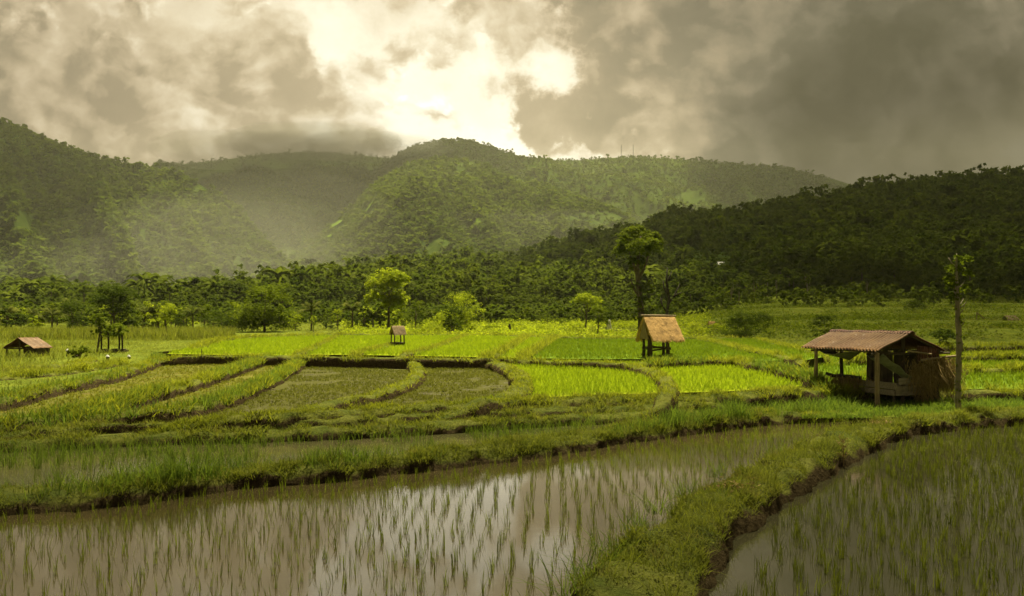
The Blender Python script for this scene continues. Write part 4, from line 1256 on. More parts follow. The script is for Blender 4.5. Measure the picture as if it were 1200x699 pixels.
def clearing(Vh, cx_, cy_, cr_, label, rg):
    W = Vh[:90].reshape(-1, 3)
    pyy = HZ - (W[:, 2] - CAMZ) / W[:, 1] * 1000; pxx = 600 + W[:, 0] / W[:, 1] * 1000
    c = W[np.argmin((pxx - cx_) ** 2 + (pyy - cy_) ** 2)]
    r = cr_ / FOC * c[1] * 0.8
    dist = np.hypot(W[:, 0] - c[0], (W[:, 1] - c[1]) * 0.5)
    near = W[np.argsort(dist)[:24]]
    A = np.column_stack([near[:, :2], np.ones(len(near))]); co = np.linalg.lstsq(A, near[:, 2], rcond=None)[0]
    th = np.linspace(0, 2 * np.pi, 22, endpoint=False)
    rr = r * (0.7 + 0.5 * rg.uniform(0, 1, 22))
    x = c[0] + np.cos(th) * rr; y = c[1] + np.sin(th) * rr * 1.4
    V = np.vstack([np.column_stack([x, y, co[0] * x + co[1] * y + co[2] + 7]), [[c[0], c[1], co[0] * c[0] + co[1] * c[1] + co[2] + 8]]])
    V = np.vstack([V, V - [0, 0, 12]])
    tri = [[k, (k + 1) % 22, 22] for k in range(22)]
    qd_ = [[k, k + 23, (k + 1) % 22 + 23, (k + 1) % 22] for k in range(22)]
    o = link("clearing", mesh_np("clearing", V, [np.array(tri), np.array(qd_)]), M["crop_field_mid"])
    tag(o, label, "clearing", kind="structure")


rgc = np.random.default_rng(5)
for (sd_, k_), lab in {(3, 0): "left of the two pale cleared patches on the central mountain", (3, 1): "upper pale cleared patch on the central mountain", (3, 2): "small cleared patch near the top of the central mountain",
                       (3, 3): "tiny cleared patch below the two pale patches", (3, 4): "small cleared patch on the right flank of the central mountain"}.items():
    clearing({3: MC}[sd_], *CLEAR[sd_][k_], lab, rgc)

FP = [proto(k, 16, 0.56, 960 + i, w=1.3, clumps=12) for i, k in enumerate(["bush", "bush", "bush"])]
for Vh, n, lab, sd in [(ML, 34000, "forest on the mountain shoulder at left", 1), (MB_, 24000, "forest on the hazy back mountain", 2), (MC, 36000, "forest on the central rounded mountain", 3), (MR, 30000, "forest on the long back ridge with masts", 4)]:
    rg = np.random.default_rng(1000 + sd)
    Pm = hill_points(Vh, n, rg)
    pxm = 600 + Pm[:, 0] / Pm[:, 1] * 1000
    Pm = Pm[(pxm > -40) & (pxm < 1240)]
    for cx_, cy_, cr_ in CLEAR.get(sd, []):
        pyy = HZ - (Pm[:, 2] - CAMZ) / Pm[:, 1] * 1000; pxx = 600 + Pm[:, 0] / Pm[:, 1] * 1000
        Pm = Pm[((pxx - cx_) / cr_) ** 2 + ((pyy - cy_) / (cr_ * 0.7)) ** 2 > 1.0]
    op = sstep(0.63, 0.70, fbm(Pm[:, 0] / 160.0, Pm[:, 1] / 260.0, 60 + sd, 4))
    Pm = Pm[rg.uniform(0, 1, len(Pm)) > op * 0.9]
    Sm = rg.gamma(5.0, 1.05, len(Pm)) + 2.6
    tb_ = forest_mass(FP, Pm, Sm, rg, np.clip(rg.normal(0.2, 0.15, len(Pm)), 0, 0.6))
    tag(tb_.build("forest", M["forest_far"]), lab, "forest", kind="stuff")

# two radio masts on the back ridge
for k, (px, lab) in enumerate([(728, "left of the two thin masts on the back ridge"), (742, "right of the two thin masts on the back ridge")]):
    Yr = float(np.interp(px, [430, 1300], [2900, 2500])) * 0.995
    p = far(px, 186, Yr)
    b_ = MB()
    for a in range(3):
        an = a * 2.094
        b_.tube(np.array([[math.cos(an) * 2.2, math.sin(an) * 2.2, -4], [math.cos(an) * 0.5, math.sin(an) * 0.5, 44]]), 0.3, 4)
    for z in range(0, 44, 4):
        r_ = 2.2 - 1.7 * z / 44
        for a in range(3):
            a0, a1 = a * 2.094, (a + 1) * 2.094
            b_.tube(np.array([[math.cos(a0) * r_, math.sin(a0) * r_, z], [math.cos(a1) * r_, math.sin(a1) * r_, z + 4]]), 0.14, 3)
    tag(b_.build("radio_mast", M["steel"], None, p), lab, "mast", "radio masts on the back ridge")


# ------------------------------------------------------------------ huts
def corrugated(p0, pu, pv, nu, waves, amp, th=0.012):
    """corrugated sheet from corner p0 spanning vectors pu (across waves) and pv (along waves)"""
    p0, pu, pv = map(lambda a: np.asarray(a, float), (p0, pu, pv))
    nrm = np.cross(pu, pv); nrm /= np.linalg.norm(nrm)
    if nrm[2] < 0: nrm = -nrm
    a = np.linspace(0, 1, nu); b = np.linspace(0, 1, 9)
    A, B_ = np.meshgrid(a, b, indexing="ij")
    off = amp * np.sin(A * waves * 2 * np.pi) + 0.018 * np.sin(B_ * 7 + A * 5) + 0.012 * np.sin(A * 23)
    top = p0 + A[..., None] * pu + B_[..., None] * pv + off[..., None] * nrm
    bot = top - nrm * th
    V = np.concatenate([top.reshape(-1, 3), bot.reshape(-1, 3)])
    n, m = A.shape; ii = np.arange(n * m).reshape(n, m); o2 = n * m
    q = np.stack([ii[:-1, :-1], ii[1:, :-1], ii[1:, 1:], ii[:-1, 1:]], -1).reshape(-1, 4)
    Q = [q, q[:, ::-1] + o2]
    for edge in (ii[:, 0], ii[:, -1], ii[0], ii[-1]):
        Q.append(np.stack([edge[:-1], edge[1:], edge[1:] + o2, edge[:-1] + o2], -1))
    return V, np.vstack(Q)


# --- big field shelter at the right: local x = across the gable (gx), y = along the ridge (gr)
ang = math.atan2(0.34, 0.94)
sh = thing("field_shelter", "open sided field shelter with rusty corrugated roof and wooden posts, at right", "shelter", (14.5, 34.0, 0.19), ang)
W_, L_, EZ, AZ = 3.43, 4.45, 2.27, 2.98           # heights over its own ground
nrows = 70
V, q = corrugated([-0.02, -0.12, EZ], [0, L_ + 0.2, 0], [W_ / 2 + 0.02, 0, AZ - EZ], 420, 25, 0.045)
b_ = MB(); b_.add(V, q); b_.build("roof", M["tile"], sh, smooth=True)
V, q = corrugated([W_ + 0.1, -0.1, EZ - 0.06], [0, L_ + 0.15, 0], [-W_ / 2 - 0.1, 0, AZ - EZ + 0.04], 420, 34, 0.028)
b_ = MB(); b_.add(V, q); b_.build("roof", M["rust_dark"], sh, smooth=True)
b_ = MB()
for s_ in (-1, 1):
    V, q = corrugated([W_ / 2, -0.16, AZ + 0.05], [0, L_ + 0.28, 0], [s_ * 0.2, 0, -0.085], 300, 34, 0.02)
    b_.add(V, q)
b_.build("ridge_cap", M["rust_dark"], sh, smooth=True)
def post(x, y, h, r, mat, lean=(0, 0)):
    b = MB(); t = np.linspace(0, 1, 8)
    b.tube(np.column_stack([x + lean[0] * t + R.normal(0, 0.01, 8), y + lean[1] * t + R.normal(0, 0.01, 8), -0.3 + t * (h + 0.3)]), r * (1.05 - 0.15 * t), 9, 0.05)
    b.build("post", M[mat], sh, smooth=True)
post(0.18, 0.12, EZ + 0.03, 0.095, "post")
post(0.18, 3.75, EZ + 0.03, 0.085, "post")
post(1.72, 3.9, AZ - 0.06, 0.08, "post_dark", (-0.02, 0.05))
post(1.72, 0.35, AZ - 0.06, 0.08, "post_dark")
post(3.2, 0.2, EZ, 0.08, "post_dark")
post(3.2, 3.9, EZ, 0.08, "post_dark")
post(1.72, 2.1, AZ - 0.06, 0.07, "post_dark")
for a, c in [((0.18, -0.05, EZ - 0.05), (0.18, L_, EZ - 0.05)), ((3.2, -0.25, EZ - 0.1), (3.2, L_, EZ - 0.1)), ((1.72, -0.1, AZ - 0.09), (1.72, L_, AZ - 0.09)),
             ((-0.05, 0.16, EZ - 0.14), (4.0, 0.16, EZ - 0.16)), ((0.0, 3.85, EZ - 0.14), (3.5, 3.85, EZ - 0.16)), ((0.1, 0.05, EZ - 0.02), (1.72, 0.05, AZ - 0.1)), ((3.4, 0.05, EZ - 0.06), (1.72, 0.05, AZ - 0.1))]:
    b_ = MB(); b_.tube(np.linspace(a, c, 6), 0.045, 7, 0.08); b_.build("beam", M["post_dark"], sh, smooth=True)
# raised bed with plank sides
b_ = MB()
for k in range(9):
    b_.box((1.25 + 0.21 * k, 1.6, 0.72), (0.19, 2.9, 0.035))
b_.build("bed", M["board"], sh)
for nm_, c_, s_ in [("plank", (1.12, 1.5, 0.80), (0.03, 2.9, 0.26)), ("plank", (1.10, 1.5, 0.53), (0.03, 2.7, 0.22)), ("plank", (2.1, 0.16, 0.62), (1.9, 0.03, 0.4)), ("plank", (2.1, 0.10, 1.0), (1.7, 0.03, 0.26))]:
    b_ = MB(); b_.box(c_, s_); b_.build(nm_, M["board"], sh)
for x, y in [(1.2, 0.3), (1.2, 2.8), (2.95, 0.3), (2.95, 2.8)]:
    b_ = MB(); b_.tube([[x, y, -0.25], [x, y, 0.7]], 0.055, 7); b_.build("leg", M["post_dark"], sh)
# dark plank wall closing the rear, hung rusty sheet at the gable
b_ = MB()
for k in range(12):
    b_.box((3.12 + R.normal(0, 0.008), 0.45 + 0.29 * k, 1.05 + R.normal(0, 0.03)), (0.03, 0.27, 2.1))
b_.build("back_wall", M["post_dark"], sh)
V, q = corrugated([2.05, -0.06, 1.83], [1.15, 0, -0.12], [0.05, 0.03, 0.62], 80, 12, 0.012)
b_ = MB(); b_.add(V, q); b_.build("gable_sheet", M["rust_dark"], sh, smooth=True)
b_ = MB()
b_.tube(np.array([[1.5, -0.12, 2.25], [2.0, -0.2, 2.18], [2.6, -0.25, 2.1]]), 0.035, 6)
b_.build("pole", M["post"], sh)
b_ = MB(); b_.tube(np.array([[2.2, -0.1, 1.85], [3.0, -0.12, 1.93], [4.2, -0.1, 2.0]]), 0.05, 7, 0.05); b_.build("pole", M["post"], sh)

# tarp slung under the front eave
nu, nv_ = 26, 16
uu, vv = np.meshgrid(np.linspace(0, 1, nu), np.linspace(0, 1, nv_), indexing="ij")
TX = 0.26 + uu * 1.55 + 0.05 * np.sin(vv * 6); TY = -0.08 + vv * (0.9 - 0.5 * uu) + 0.04 * np.sin(uu * 9)
TZ = EZ - 0.12 - uu * 1.0 - 0.22 * np.sin(np.pi * vv) * (1 - 0.4 * uu) + 0.03 * np.sin(uu * 14 + vv * 5)
ii = np.arange(nu * nv_).reshape(nu, nv_)
qd = np.stack([ii[:-1, :-1], ii[1:, :-1], ii[1:, 1:], ii[:-1, 1:]], -1).reshape(-1, 4)


def place(x, y, z):
    c, s = math.cos(ang), math.sin(ang)
    return np.array([14.5 + x * c - y * s, 34.0 + x * s + y * c, 0.19 + z])


def hut_thing(o, label, cat):
    o.location = (14.5, 34.0, 0.19); o.rotation_euler = (0, 0, ang)
    return tag(o, label, cat)


def solid(o, t):
    md = o.modifiers.new("thickness", "SOLIDIFY"); md.thickness = t; md.offset = 0


o = link("tarp", mesh_np("tarp", np.stack([TX, TY, TZ], -1).reshape(-1, 3), [qd], smooth=True), M["cloth_grey"])
solid(o, 0.012)
hut_thing(o, "grey green tarp slung from the front corner post under the rusty roof", "tarp")
TX2 = 0.12 + vv * 0.9; TY2 = 3.55 - uu * 1.7; TZ2 = EZ - 0.16 - 0.26 * np.sin(np.pi * np.clip(uu * 1.1, 0, 1)) * (0.4 + vv) + 0.02 * np.sin(uu * 20)
o = link("tarp", mesh_np("tarp", np.stack([TX2, TY2, TZ2], -1).reshape(-1, 3), [qd], smooth=True), M["cloth_grey"])
solid(o, 0.012)
hut_thing(o, "pale sagging cloth hung under the left eave of the rusty roof", "cloth")


def straw_thing(name, label, cat, boxes, n, ln, mat="straw", wdt=0.018):
    """hanging dry leaves and stalks in a loose heap"""
    b = MB()
    for (c, s_, k) in boxes:
        Pn = np.asarray(c) + np.clip(R.normal(0, 0.6, (k, 3)), -1.5, 1.5) * np.asarray(s_)
        Vn, qn, tn, tin = blades(Pn, -ln * R.uniform(0.3, 1.0, k) ** 1.5 * 1.7, wdt, lean=0.35, droop=0.3, seg=2)
        b.add(Vn, qn, tn, tin)
        Vn, qn, tin = quads_leaves(Pn[: k // 2], R.normal(0, 1, (k // 2, 3)), R.uniform(0.05, 0.13, k // 2))
        b.add(Vn, qn, tint=tin)
    o = b.build(name, M[mat])
    return hut_thing(o, label, cat)


straw_thing("dry_fodder", "ragged bundle of dry leaves hanging at the right end of the shelter", "fodder",
            [((2.7, -0.05, 1.45), (0.75, 0.16, 0.42), 1500), ((3.55, 0.3, 1.35), (0.3, 0.5, 0.4), 1100), ((3.85, 0.1, 1.15), (0.32, 0.3, 0.3), 600), ((3.3, -0.1, 1.75), (0.6, 0.15, 0.15), 500), ((4.1, 0.0, 1.35), (0.12, 0.3, 0.2), 220), ((2.6, 0.0, 0.9), (0.4, 0.12, 0.4), 300)], 0, 0.55)
straw_thing("hanging_straw", "dark straw and twigs heaped on the bed end inside the shelter", "fodder",
            [((1.0, 2.6, 0.98), (0.25, 0.9, 0.1), 420), ((0.95, 3.2, 0.85), (0.2, 0.5, 0.2), 260)], 0, 0.5, wdt=0.016)
# stalks standing below the fodder
b_ = MB()
for k in range(16):
    x = R.uniform(2.3, 3.9); y = R.uniform(-0.1, 0.5)
    b_.tube(np.array([[x, y, -0.2], [x + R.normal(0, 0.08), y, 0.6], [x + R.normal(0, 0.14), y + R.normal(0, 0.05), R.uniform(0.9, 1.5)]]), R.uniform(0.015, 0.035), 5)
o = b_.build("stick_stack", M["post_dark"])
hut_thing(o, "stack of dark sticks standing under the hanging dry leaves", "sticks")
b_ = MB(); b_.tube(np.array([[0.95, 1.9, 1.02], [0.95, 2.7, 1.06], [0.9, 3.45, 1.0], [0.88, 3.9, 1.08]]), 0.075, 7, 0.1)
o = b_.build("log", M["bark_dark"]); hut_thing(o, "dark rough log lying along the bed inside the shelter", "log")
# rubble by the shelter's foot
for k, (x, y, s_) in enumerate([(0.9, 0.9, 0.22), (1.4, 0.6, 0.18), (0.8, 1.8, 0.2), (1.6, 1.4, 0.24)]):
    import bmesh
    bm = bmesh.new(); bmesh.ops.create_icosphere(bm, subdivisions=2, radius=s_)
    for v_ in bm.verts:
        v_.co *= 0.8 + 0.35 * float(vnoise(v_.co.x * 7 + k * 9, v_.co.y * 7 + v_.co.z * 5, k)); v_.co.z *= 0.7
    me = bpy.data.meshes.new("stone"); bm.to_mesh(me); bm.free()
    o = link("stone", me, M["soil_bank"], None, place(x, y, 0.06))
    tag(o, ["grey stone under the bed, nearest the front corner post", "grey stone under the bed beside the front plank", "grey stone under the bed towards the left post", "largest grey stone under the middle of the bed"][k], "stone", "stones under the bed of the shelter")


def thatch_part(b, p0, p1, d, n, th=0.13, fringe=0.25, drop=0.03):
    """a thatch slope: slab from ridge line p0-p1 down vector d, with ragged straw tips"""
    p0, p1, d = map(lambda a: np.asarray(a, float), (p0, p1, d))
    nrm = np.cross(p1 - p0, d); nrm /= np.linalg.norm(nrm)
    if nrm[2] < 0: nrm = -nrm
    nu, nv = 40, 14
    A, B = np.meshgrid(np.linspace(0, 1, nu), np.linspace(0, 1, nv), indexing="ij")
    off = (fbm(A * 40, B * 3, 7, 3) - 0.5) * 0.08 + 0.05 * np.sin(B * np.pi)
    ln = 1 + (B ** 4) * (R.uniform(-0.10, 0.10, (nu, 1)))
    top = p0 + A[..., None] * (p1 - p0) + (B * ln)[..., None] * d + off[..., None] * nrm
    bot = top - nrm * th
    V = np.concatenate([top.reshape(-1, 3), bot.reshape(-1, 3)])
    ii = np.arange(nu * nv).reshape(nu, nv); o2 = nu * nv
    q = np.stack([ii[:-1, :-1], ii[1:, :-1], ii[1:, 1:], ii[:-1, 1:]], -1).reshape(-1, 4)
    Q = [q, q[:, ::-1] + o2]
    for edge in (ii[:, 0], ii[:, -1], ii[0], ii[-1]):
        Q.append(np.stack([edge[:-1], edge[1:], edge[1:] + o2, edge[:-1] + o2], -1))
    b.add(V, np.vstack(Q))
    # loose straws lying on and hanging off the slope
    a = R.uniform(0, 1, n); c = R.uniform(0.05, 1.0, n)
    s0 = p0 + a[:, None] * (p1 - p0) + c[:, None] * d + nrm * R.uniform(0.02, 0.09, (n, 1))
    dirn = d / np.linalg.norm(d); ax = (p1 - p0) / np.linalg.norm(p1 - p0)
    tip = s0 + dirn * R.uniform(0.15, 0.15 + fringe, (n, 1)) + ax * R.normal(0, 0.03, (n, 1)) + nrm * R.normal(0.02, 0.02, (n, 1))
    w = ax * 0.018
    V = np.stack([s0 - w, s0 + w, tip], 1).reshape(-1, 3)
    b.add(V, (), np.arange(n)[:, None] * 3 + np.array([[0, 1, 2]]))


# --- thatched stilt hut
b = at(770, 420, 0.9); s = b[1] / FOC
st = thing("thatched_hut", "small hut on stilts with a golden thatched roof, in the middle of the fields", "hut", b, rad(14))
ez, az_ = 21 * s, 49 * s
x0, x1 = -22 * s, 23 * s
b_ = MB()
thatch_part(b_, (x0 + 0.25, 0.0, az_), (x1 - 0.1, 0.0, az_), (0.03, -1.45, -(az_ - ez) + 0.10), 4200)
thatch_part(b_, (x0 + 0.25, 0.0, az_), (x1 - 0.1, 0.0, az_), (0.0, 1.3, -(az_ - ez)), 1200)
b_.build("thatch_roof", M["thatch"], st)
b_ = MB(); b_.tube(np.array([[x0 + 0.1, 0, az_ + 0.06], [0, 0, az_ + 0.07], [x1 + 0.05, 0, az_ + 0.02]]), 0.06, 7, 0.08); b_.build("ridge_pole", M["post"], st)
b_ = MB()
b_.add(np.array([[x0 + 0.3, -0.75, ez + 0.1], [x0 + 0.3, 0.75, ez + 0.1], [x0 + 0.3, 0, az_ - 0.15], [x0 + 0.36, -0.75, ez + 0.1], [x0 + 0.36, 0.75, ez + 0.1], [x0 + 0.36, 0, az_ - 0.15]]), [[0, 1, 4, 3], [1, 2, 5, 4], [2, 0, 3, 5]], [[0, 2, 1], [3, 4, 5]])
b_.build("gable_panel", M["thatch_dull"], st)
for x, y, r in [(-13 * s, -0.5, 0.17), (9 * s, -0.5, 0.13), (-13 * s, 0.55, 0.1), (12 * s, 0.55, 0.1)]:
    b_ = MB(); b_.tube(np.array([[x, y, -0.3], [x + 0.03, y, 0.6], [x, y, ez + 0.35]]), [r * 1.3, r, r * 0.85], 8, 0.08); b_.build("post", M["post_dark"], st, smooth=True)
for a, c in [((-15 * s, -0.5, 9 * s), (13 * s, -0.5, 12 * s)), ((-15 * s, -0.55, 15 * s), (13 * s, -0.55, 11 * s)), ((-15 * s, 0.5, 12 * s), (13 * s, 0.5, 12 * s)), ((-13 * s, -0.6, 12 * s), (-13 * s, 0.6, 12 * s))]:
    b_ = MB(); b_.tube(np.array([a, c]), 0.055, 6); b_.build("rail", M["post_dark"], st)
b_ = MB()
for k in range(8):
    b_.box((-12 * s + k * 0.19, 0, 13 * s), (0.17, 1.1, 0.04))
b_.build("platform", M["post_dark"], st)
V, q, ti = crown_mesh([(-13 * s, -0.5, 6 * s, 0.35, 0.3, 0.5), (-8 * s, -0.4, 1 * s, 0.6, 0.3, 0.25), (8 * s, -0.4, 1 * s, 0.6, 0.3, 0.3), (16 * s, -0.2, 3 * s, 0.5, 0.4, 0.35)], 900, 0.09, rng, 60)
cb = MB(); cb.add(V, q, tint=ti); o = cb.build("weed_clump", M["tree_mid"], None, b)
tag(o, "leafy weeds growing round the stilts of the thatched hut", "weeds", kind="stuff")

# --- small rusty roofed hut at far left
b = at(33, 418, 0.86); s = b[1] / FOC
lh = thing("rusty_hut", "small open hut with a rust brown gable roof at the far left", "hut", b, rad(-6))
lh.scale = (0.86, 0.86, 0.93)
EZ2, AZ2, W2, L2_ = 11.0 * s, 24 * s, 2.5, 2.5
for sg, mt in ((1, "tile"), (-1, "rust_dark")):
    V, q = corrugated([sg * (W2 / 2 + 0.1), -L2_ / 2, EZ2], [0, L2_, 0], [-sg * (W2 / 2 + 0.1), 0, AZ2 - EZ2], 160, 16, 0.02)
    b_ = MB(); b_.add(V, q); b_.build("roof", M[mt], lh, smooth=True)
for x, y in [(-1.1, -1.05), (1.1, -1.05), (-1.1, 1.05), (1.1, 1.05), (0, -1.05)]:
    b_ = MB(); b_.tube(np.array([[x, y, -0.3], [x, y, (AZ2 if x == 0 else EZ2) + 0.02]]), 0.07, 7, 0.05); b_.build("post", M["post_dark"], lh)
b_ = MB(); b_.box((0.5, 0.3, 0.35), (1.2, 1.4, 0.7)); b_.box((0.5, 0.3, 0.73), (1.3, 1.5, 0.06)); b_.build("bed", M["post_dark"], lh)
for a, c in [((-1.3, -1.05, EZ2 - 0.02), (1.3, -1.05, EZ2 - 0.02)), ((-1.3, 1.05, EZ2 - 0.02), (1.3, 1.05, EZ2 - 0.02)), ((0, -1.2, AZ2 - 0.06), (0, 1.2, AZ2 - 0.06))]:
    b_ = MB(); b_.tube(np.array([a, c]), 0.045, 6); b_.build("beam", M["post_dark"], lh)

# --- small open hut in the bright paddies
b = at(466, 406, 0.97); s = b[1] / FOC
oh = thing("open_hut", "small open hut with ragged grey thatch among the bright paddies", "hut", b, rad(25))
b_ = MB()
thatch_part(b_, (-0.55, 0, 24 * s), (0.55, 0, 24 * s), (0, -0.72, -9.5 * s), 500, 0.09, 0.2)
thatch_part(b_, (-0.55, 0, 24 * s), (0.55, 0, 24 * s), (0, 0.72, -9.5 * s), 500, 0.09, 0.2)
b_.build("thatch_roof", M["thatch_dull"], oh)
for x, y in [(-0.45, -0.5), (0.45, -0.5), (-0.45, 0.5), (0.45, 0.5)]:
    b_ = MB(); b_.tube(np.array([[x, y, -0.3], [x * 0.95, y, 16 * s]]), 0.055, 6, 0.06); b_.build("post", M["post_dark"], oh)
b_ = MB(); b_.box((0, 0, 4.0 * s), (1.05, 1.1, 0.08)); b_.box((0, 0, 1.5 * s), (0.9, 0.9, 0.25)); b_.build("platform", M["post_dark"], oh)

# --- overgrown shelter with leafy roof at left and slim tree beside it
b = at(132, 413, 0.86); s = b[1] / FOC
ov = thing("overgrown_shelter", "shelter on thin posts with a leafy creeper roof, left of the bright paddies", "shelter", b)
for x, y in [(-10 * s, -0.5), (-1 * s, -0.6), (4 * s, 0.5), (13 * s, -0.3)]:
    b_ = MB(); b_.tube(np.array([[x, y, -0.2], [x + 0.04, y, 10 * s], [x, y, 24 * s]]), 0.065, 6, 0.06); b_.build("post", M["bark_dark"], ov)
V, q, ti = crown_mesh([(-6 * s, 0, 24 * s, 8 * s, 0.9, 8 * s), (4 * s, 0, 28 * s, 9 * s, 1.0, 7 * s), (12 * s, 0, 24 * s, 5 * s, 0.8, 6 * s), (0, 0, 20 * s, 13 * s, 1.0, 4 * s)], 2000, 0.15, rng, 110)
cb = MB(); cb.add(V, q, tint=ti); cb.build("creeper_roof", M["tree_mid"], ov)
b_ = MB(); b_.box((2 * s, 0, 1.5 * s), (26 * s, 1.1, 0.14))
for x in (-9 * s, 2 * s, 12 * s): b_.box((x, 0, 0.3 * s), (0.12, 0.9, 0.5))
b_.build("platform", M["post_dark"], ov)
b = at(114, 413, 0.86)
tree("slim_tree", "slim leafy tree touching the left side of the overgrown shelter", "tree", b, 46 * s, 24 * s, "round", "tree_mid", 1700, 0.15, 811, r0=0.08)
b = at(94, 423, 0.86)
tree("round_bush", "green bush left of the overgrown shelter", "bush", b, 16 * s, 26 * s, "bush", "tree_mid", 1200, 0.13, 812)

# --- small standing things
def capped_stake(px, py, label, hpx=9, z=0.86):
    b = at(px, py, z); s = b[1] / FOC
    r = thing("stake", label, "stake", b, 0, "white capped stakes in the rough field")
    c = MB(); c.tube(np.array([[0, 0, -0.2], [0.02, 0, (hpx - 2) * s]]), 0.10, 7, 0.08); c.build("post", M["bark_dark"], r)
    c = MB(); c.tube(np.array([[0, 0, (hpx - 2.4) * s], [0, 0, (hpx - 1.6) * s], [0, 0, hpx * s]]), [0.12, 0.10, 0.03], 12); c.build("cap", M["white"], r)
capped_stake(79, 418, "short stake with a white cap between rusty hut and overgrown shelter")
capped_stake(126, 425, "short stake with a white cap below the overgrown shelter", 9)
capped_stake(151, 421, "low stake with a white cap right of the overgrown shelter", 5)

b = at(236, 428, 0.50)
c = MB(); c.tube(np.array([[0, 0, -0.2], [0.03, 0, 0.5], [0.0, 0, 1.05]]), 0.022, 6); c.tube(np.array([[0, 0, 0.75], [0.1, 0, 0.95]]), 0.012, 5)
tag(c.build("stake", M["bark_dark"], None, b), "thin bare stake standing in the olive weedy field", "stake")
b = gbase(597, 391); s = b[1] / FOC
c = MB(); c.tube(np.array([[0, 0, -0.2], [0.03, 0, 6 * s], [0, 0, 11 * s]]), [0.26, 0.22, 0.12], 8, 0.12)
tag(c.build("post", M["bark_dark"], None, b), "short dark post standing on the far terrace among shrubs", "post")

# pale cloth on a pole by the dark tree
b = gbase(714, 390); s = b[1] / FOC
r = thing("cloth_on_pole", "pale cloth hanging from a pole beside the dark bushy tree", "cloth", b)
c = MB(); c.tube(np.array([[0, 0.1, -0.2], [0, 0.1, 15 * s]]), 0.05, 6); c.build("pole", M["post_dark"], r)
u_, v_ = np.meshgrid(np.linspace(-0.5, 0.5, 9), np.linspace(0, 1, 10), indexing="ij")
V = np.stack([u_ * (1.5 - 1.0 * v_) * 4 * s, 0.05 * np.sin(u_ * 14) - 0.06, (3 + 12 * v_) * s], -1).reshape(-1, 3)
ii = np.arange(90).reshape(9, 10); qd2 = np.stack([ii[:-1, :-1], ii[1:, :-1], ii[1:, 1:], ii[:-1, 1:]], -1).reshape(-1, 4)
o = link("cloth", mesh_np("cloth", V, [qd2], smooth=True), M["cloth_white"], r); solid(o, 0.02)


def mini_hut(label, px, Y, wpx, hpx, mat, py):
    z = CAMZ - (py - HZ) / FOC * Y; x = (px - 600) / FOC * Y; s = Y / FOC
    zg = float(T(x, Y)) if Y < 225 else z
    r = thing("field_hut", label, "hut", (x, Y, min(z, zg)), rad(12))
    w = wpx * s; h = z + hpx * s - min(z, zg)
    c = MB()
    thatch_part(c, (-w / 2, 0, h), (w / 2, 0, h), (0, -w * 0.4, -hpx * s * 0.75), 200, 0.1, 0.2)
    thatch_part(c, (-w / 2, 0, h), (w / 2, 0, h), (0, w * 0.4, -hpx * s * 0.75), 200, 0.1, 0.2)
    c.build("roof", M[mat], r)
    for sx in (-1, 1):
        for sy in (-1, 1):
            c = MB(); c.tube(np.array([[sx * w * 0.4, sy * w * 0.3, -0.5], [sx * w * 0.4, sy * w * 0.3, h - hpx * s * 0.5]]), 0.08, 5); c.build("post", M["post_dark"], r)
mini_hut("tiny straw roofed shelter left of the broad round bush", 834, 120, 8, 7, "thatch", 384)
mini_hut("tiny tan roofed hut on the terraces above the broad bush", 931, 215, 9, 7, "thatch", 362)
mini_hut("small dark roofed hut on the terraces at the far right", 1184, 130, 16, 9, "thatch_dull", 379)

for k, (px, lab) in enumerate([(1058, "leftmost of three small white boards beyond the rusty roof"), (1066, "middle of three small white boards beyond the rusty roof"), (1074, "rightmost of three small white boards beyond the rusty roof")]):
    Y = 150.0; x = (px - 600) / FOC * Y; z = float(T(x, Y)); zt = CAMZ - ([369, 367, 369][k] - HZ) / FOC * Y
    r = thing("signboard", lab, "board", (x, Y, z), 0, "white boards on the far terrace")
    c = MB(); c.tube(np.array([[0, 0.05, -0.2], [0, 0.05, zt - z]]), 0.05, 5); c.build("post", M["post_dark"], r)
    c = MB(); c.box((0, 0, zt - z - 0.35), (0.42, 0.04, 0.7)); c.box((0, -0.03, zt - z + 0.02), (0.5, 0.06, 0.05)); c.build("panel", M["white"], r)
Y = 130.0; x = (1150 - 600) / FOC * Y; z = float(T(x, Y)); s = Y / FOC
c = MB(); c.beam((-5 * s, 0, z + 1.1), (5 * s, 0.3, z + 0.25), 0.3, 0.06)
c.beam((-5 * s, 0.1, z - 0.2), (-5 * s, 0.1, z + 1.2), 0.1, 0.1)
tag(c.build("plank", M["post"], None, (x, Y, 0)), "pale leaning plank on the terraces right of the slender tree", "plank")

# dry reddish weed standing in the right paddy
b = at(988, 548, -0.12); s = b[1] / FOC
c = MB()
c.tube(np.array([[0, 0, -0.1], [0.01, 0, 0.35], [-0.01, 0, 0.78]]), [0.014, 0.011, 0.005], 6)
for k in range(22):
    z0 = R.uniform(0.15, 0.75); a = R.uniform(0, 6.28); l = R.uniform(0.07, 0.2)
    c.tube(np.array([[0, 0, z0], [math.cos(a) * l * 0.6, math.sin(a) * l * 0.6, z0 + l * 0.5], [math.cos(a) * l, math.sin(a) * l, z0 + l]]), [0.006, 0.005, 0.003], 4)
V, q, ti = quads_leaves(np.column_stack([R.normal(0, 0.09, 60), R.normal(0, 0.09, 60), R.uniform(0.3, 0.85, 60)]), R.normal(0, 1, (60, 3)), R.uniform(0.03, 0.07, 60))
c.add(V, q, tint=ti)
tag(c.build("dry_weed", M["straw"], None, b), "dry reddish twiggy weed standing in the right flooded paddy beside the bank", "weed")
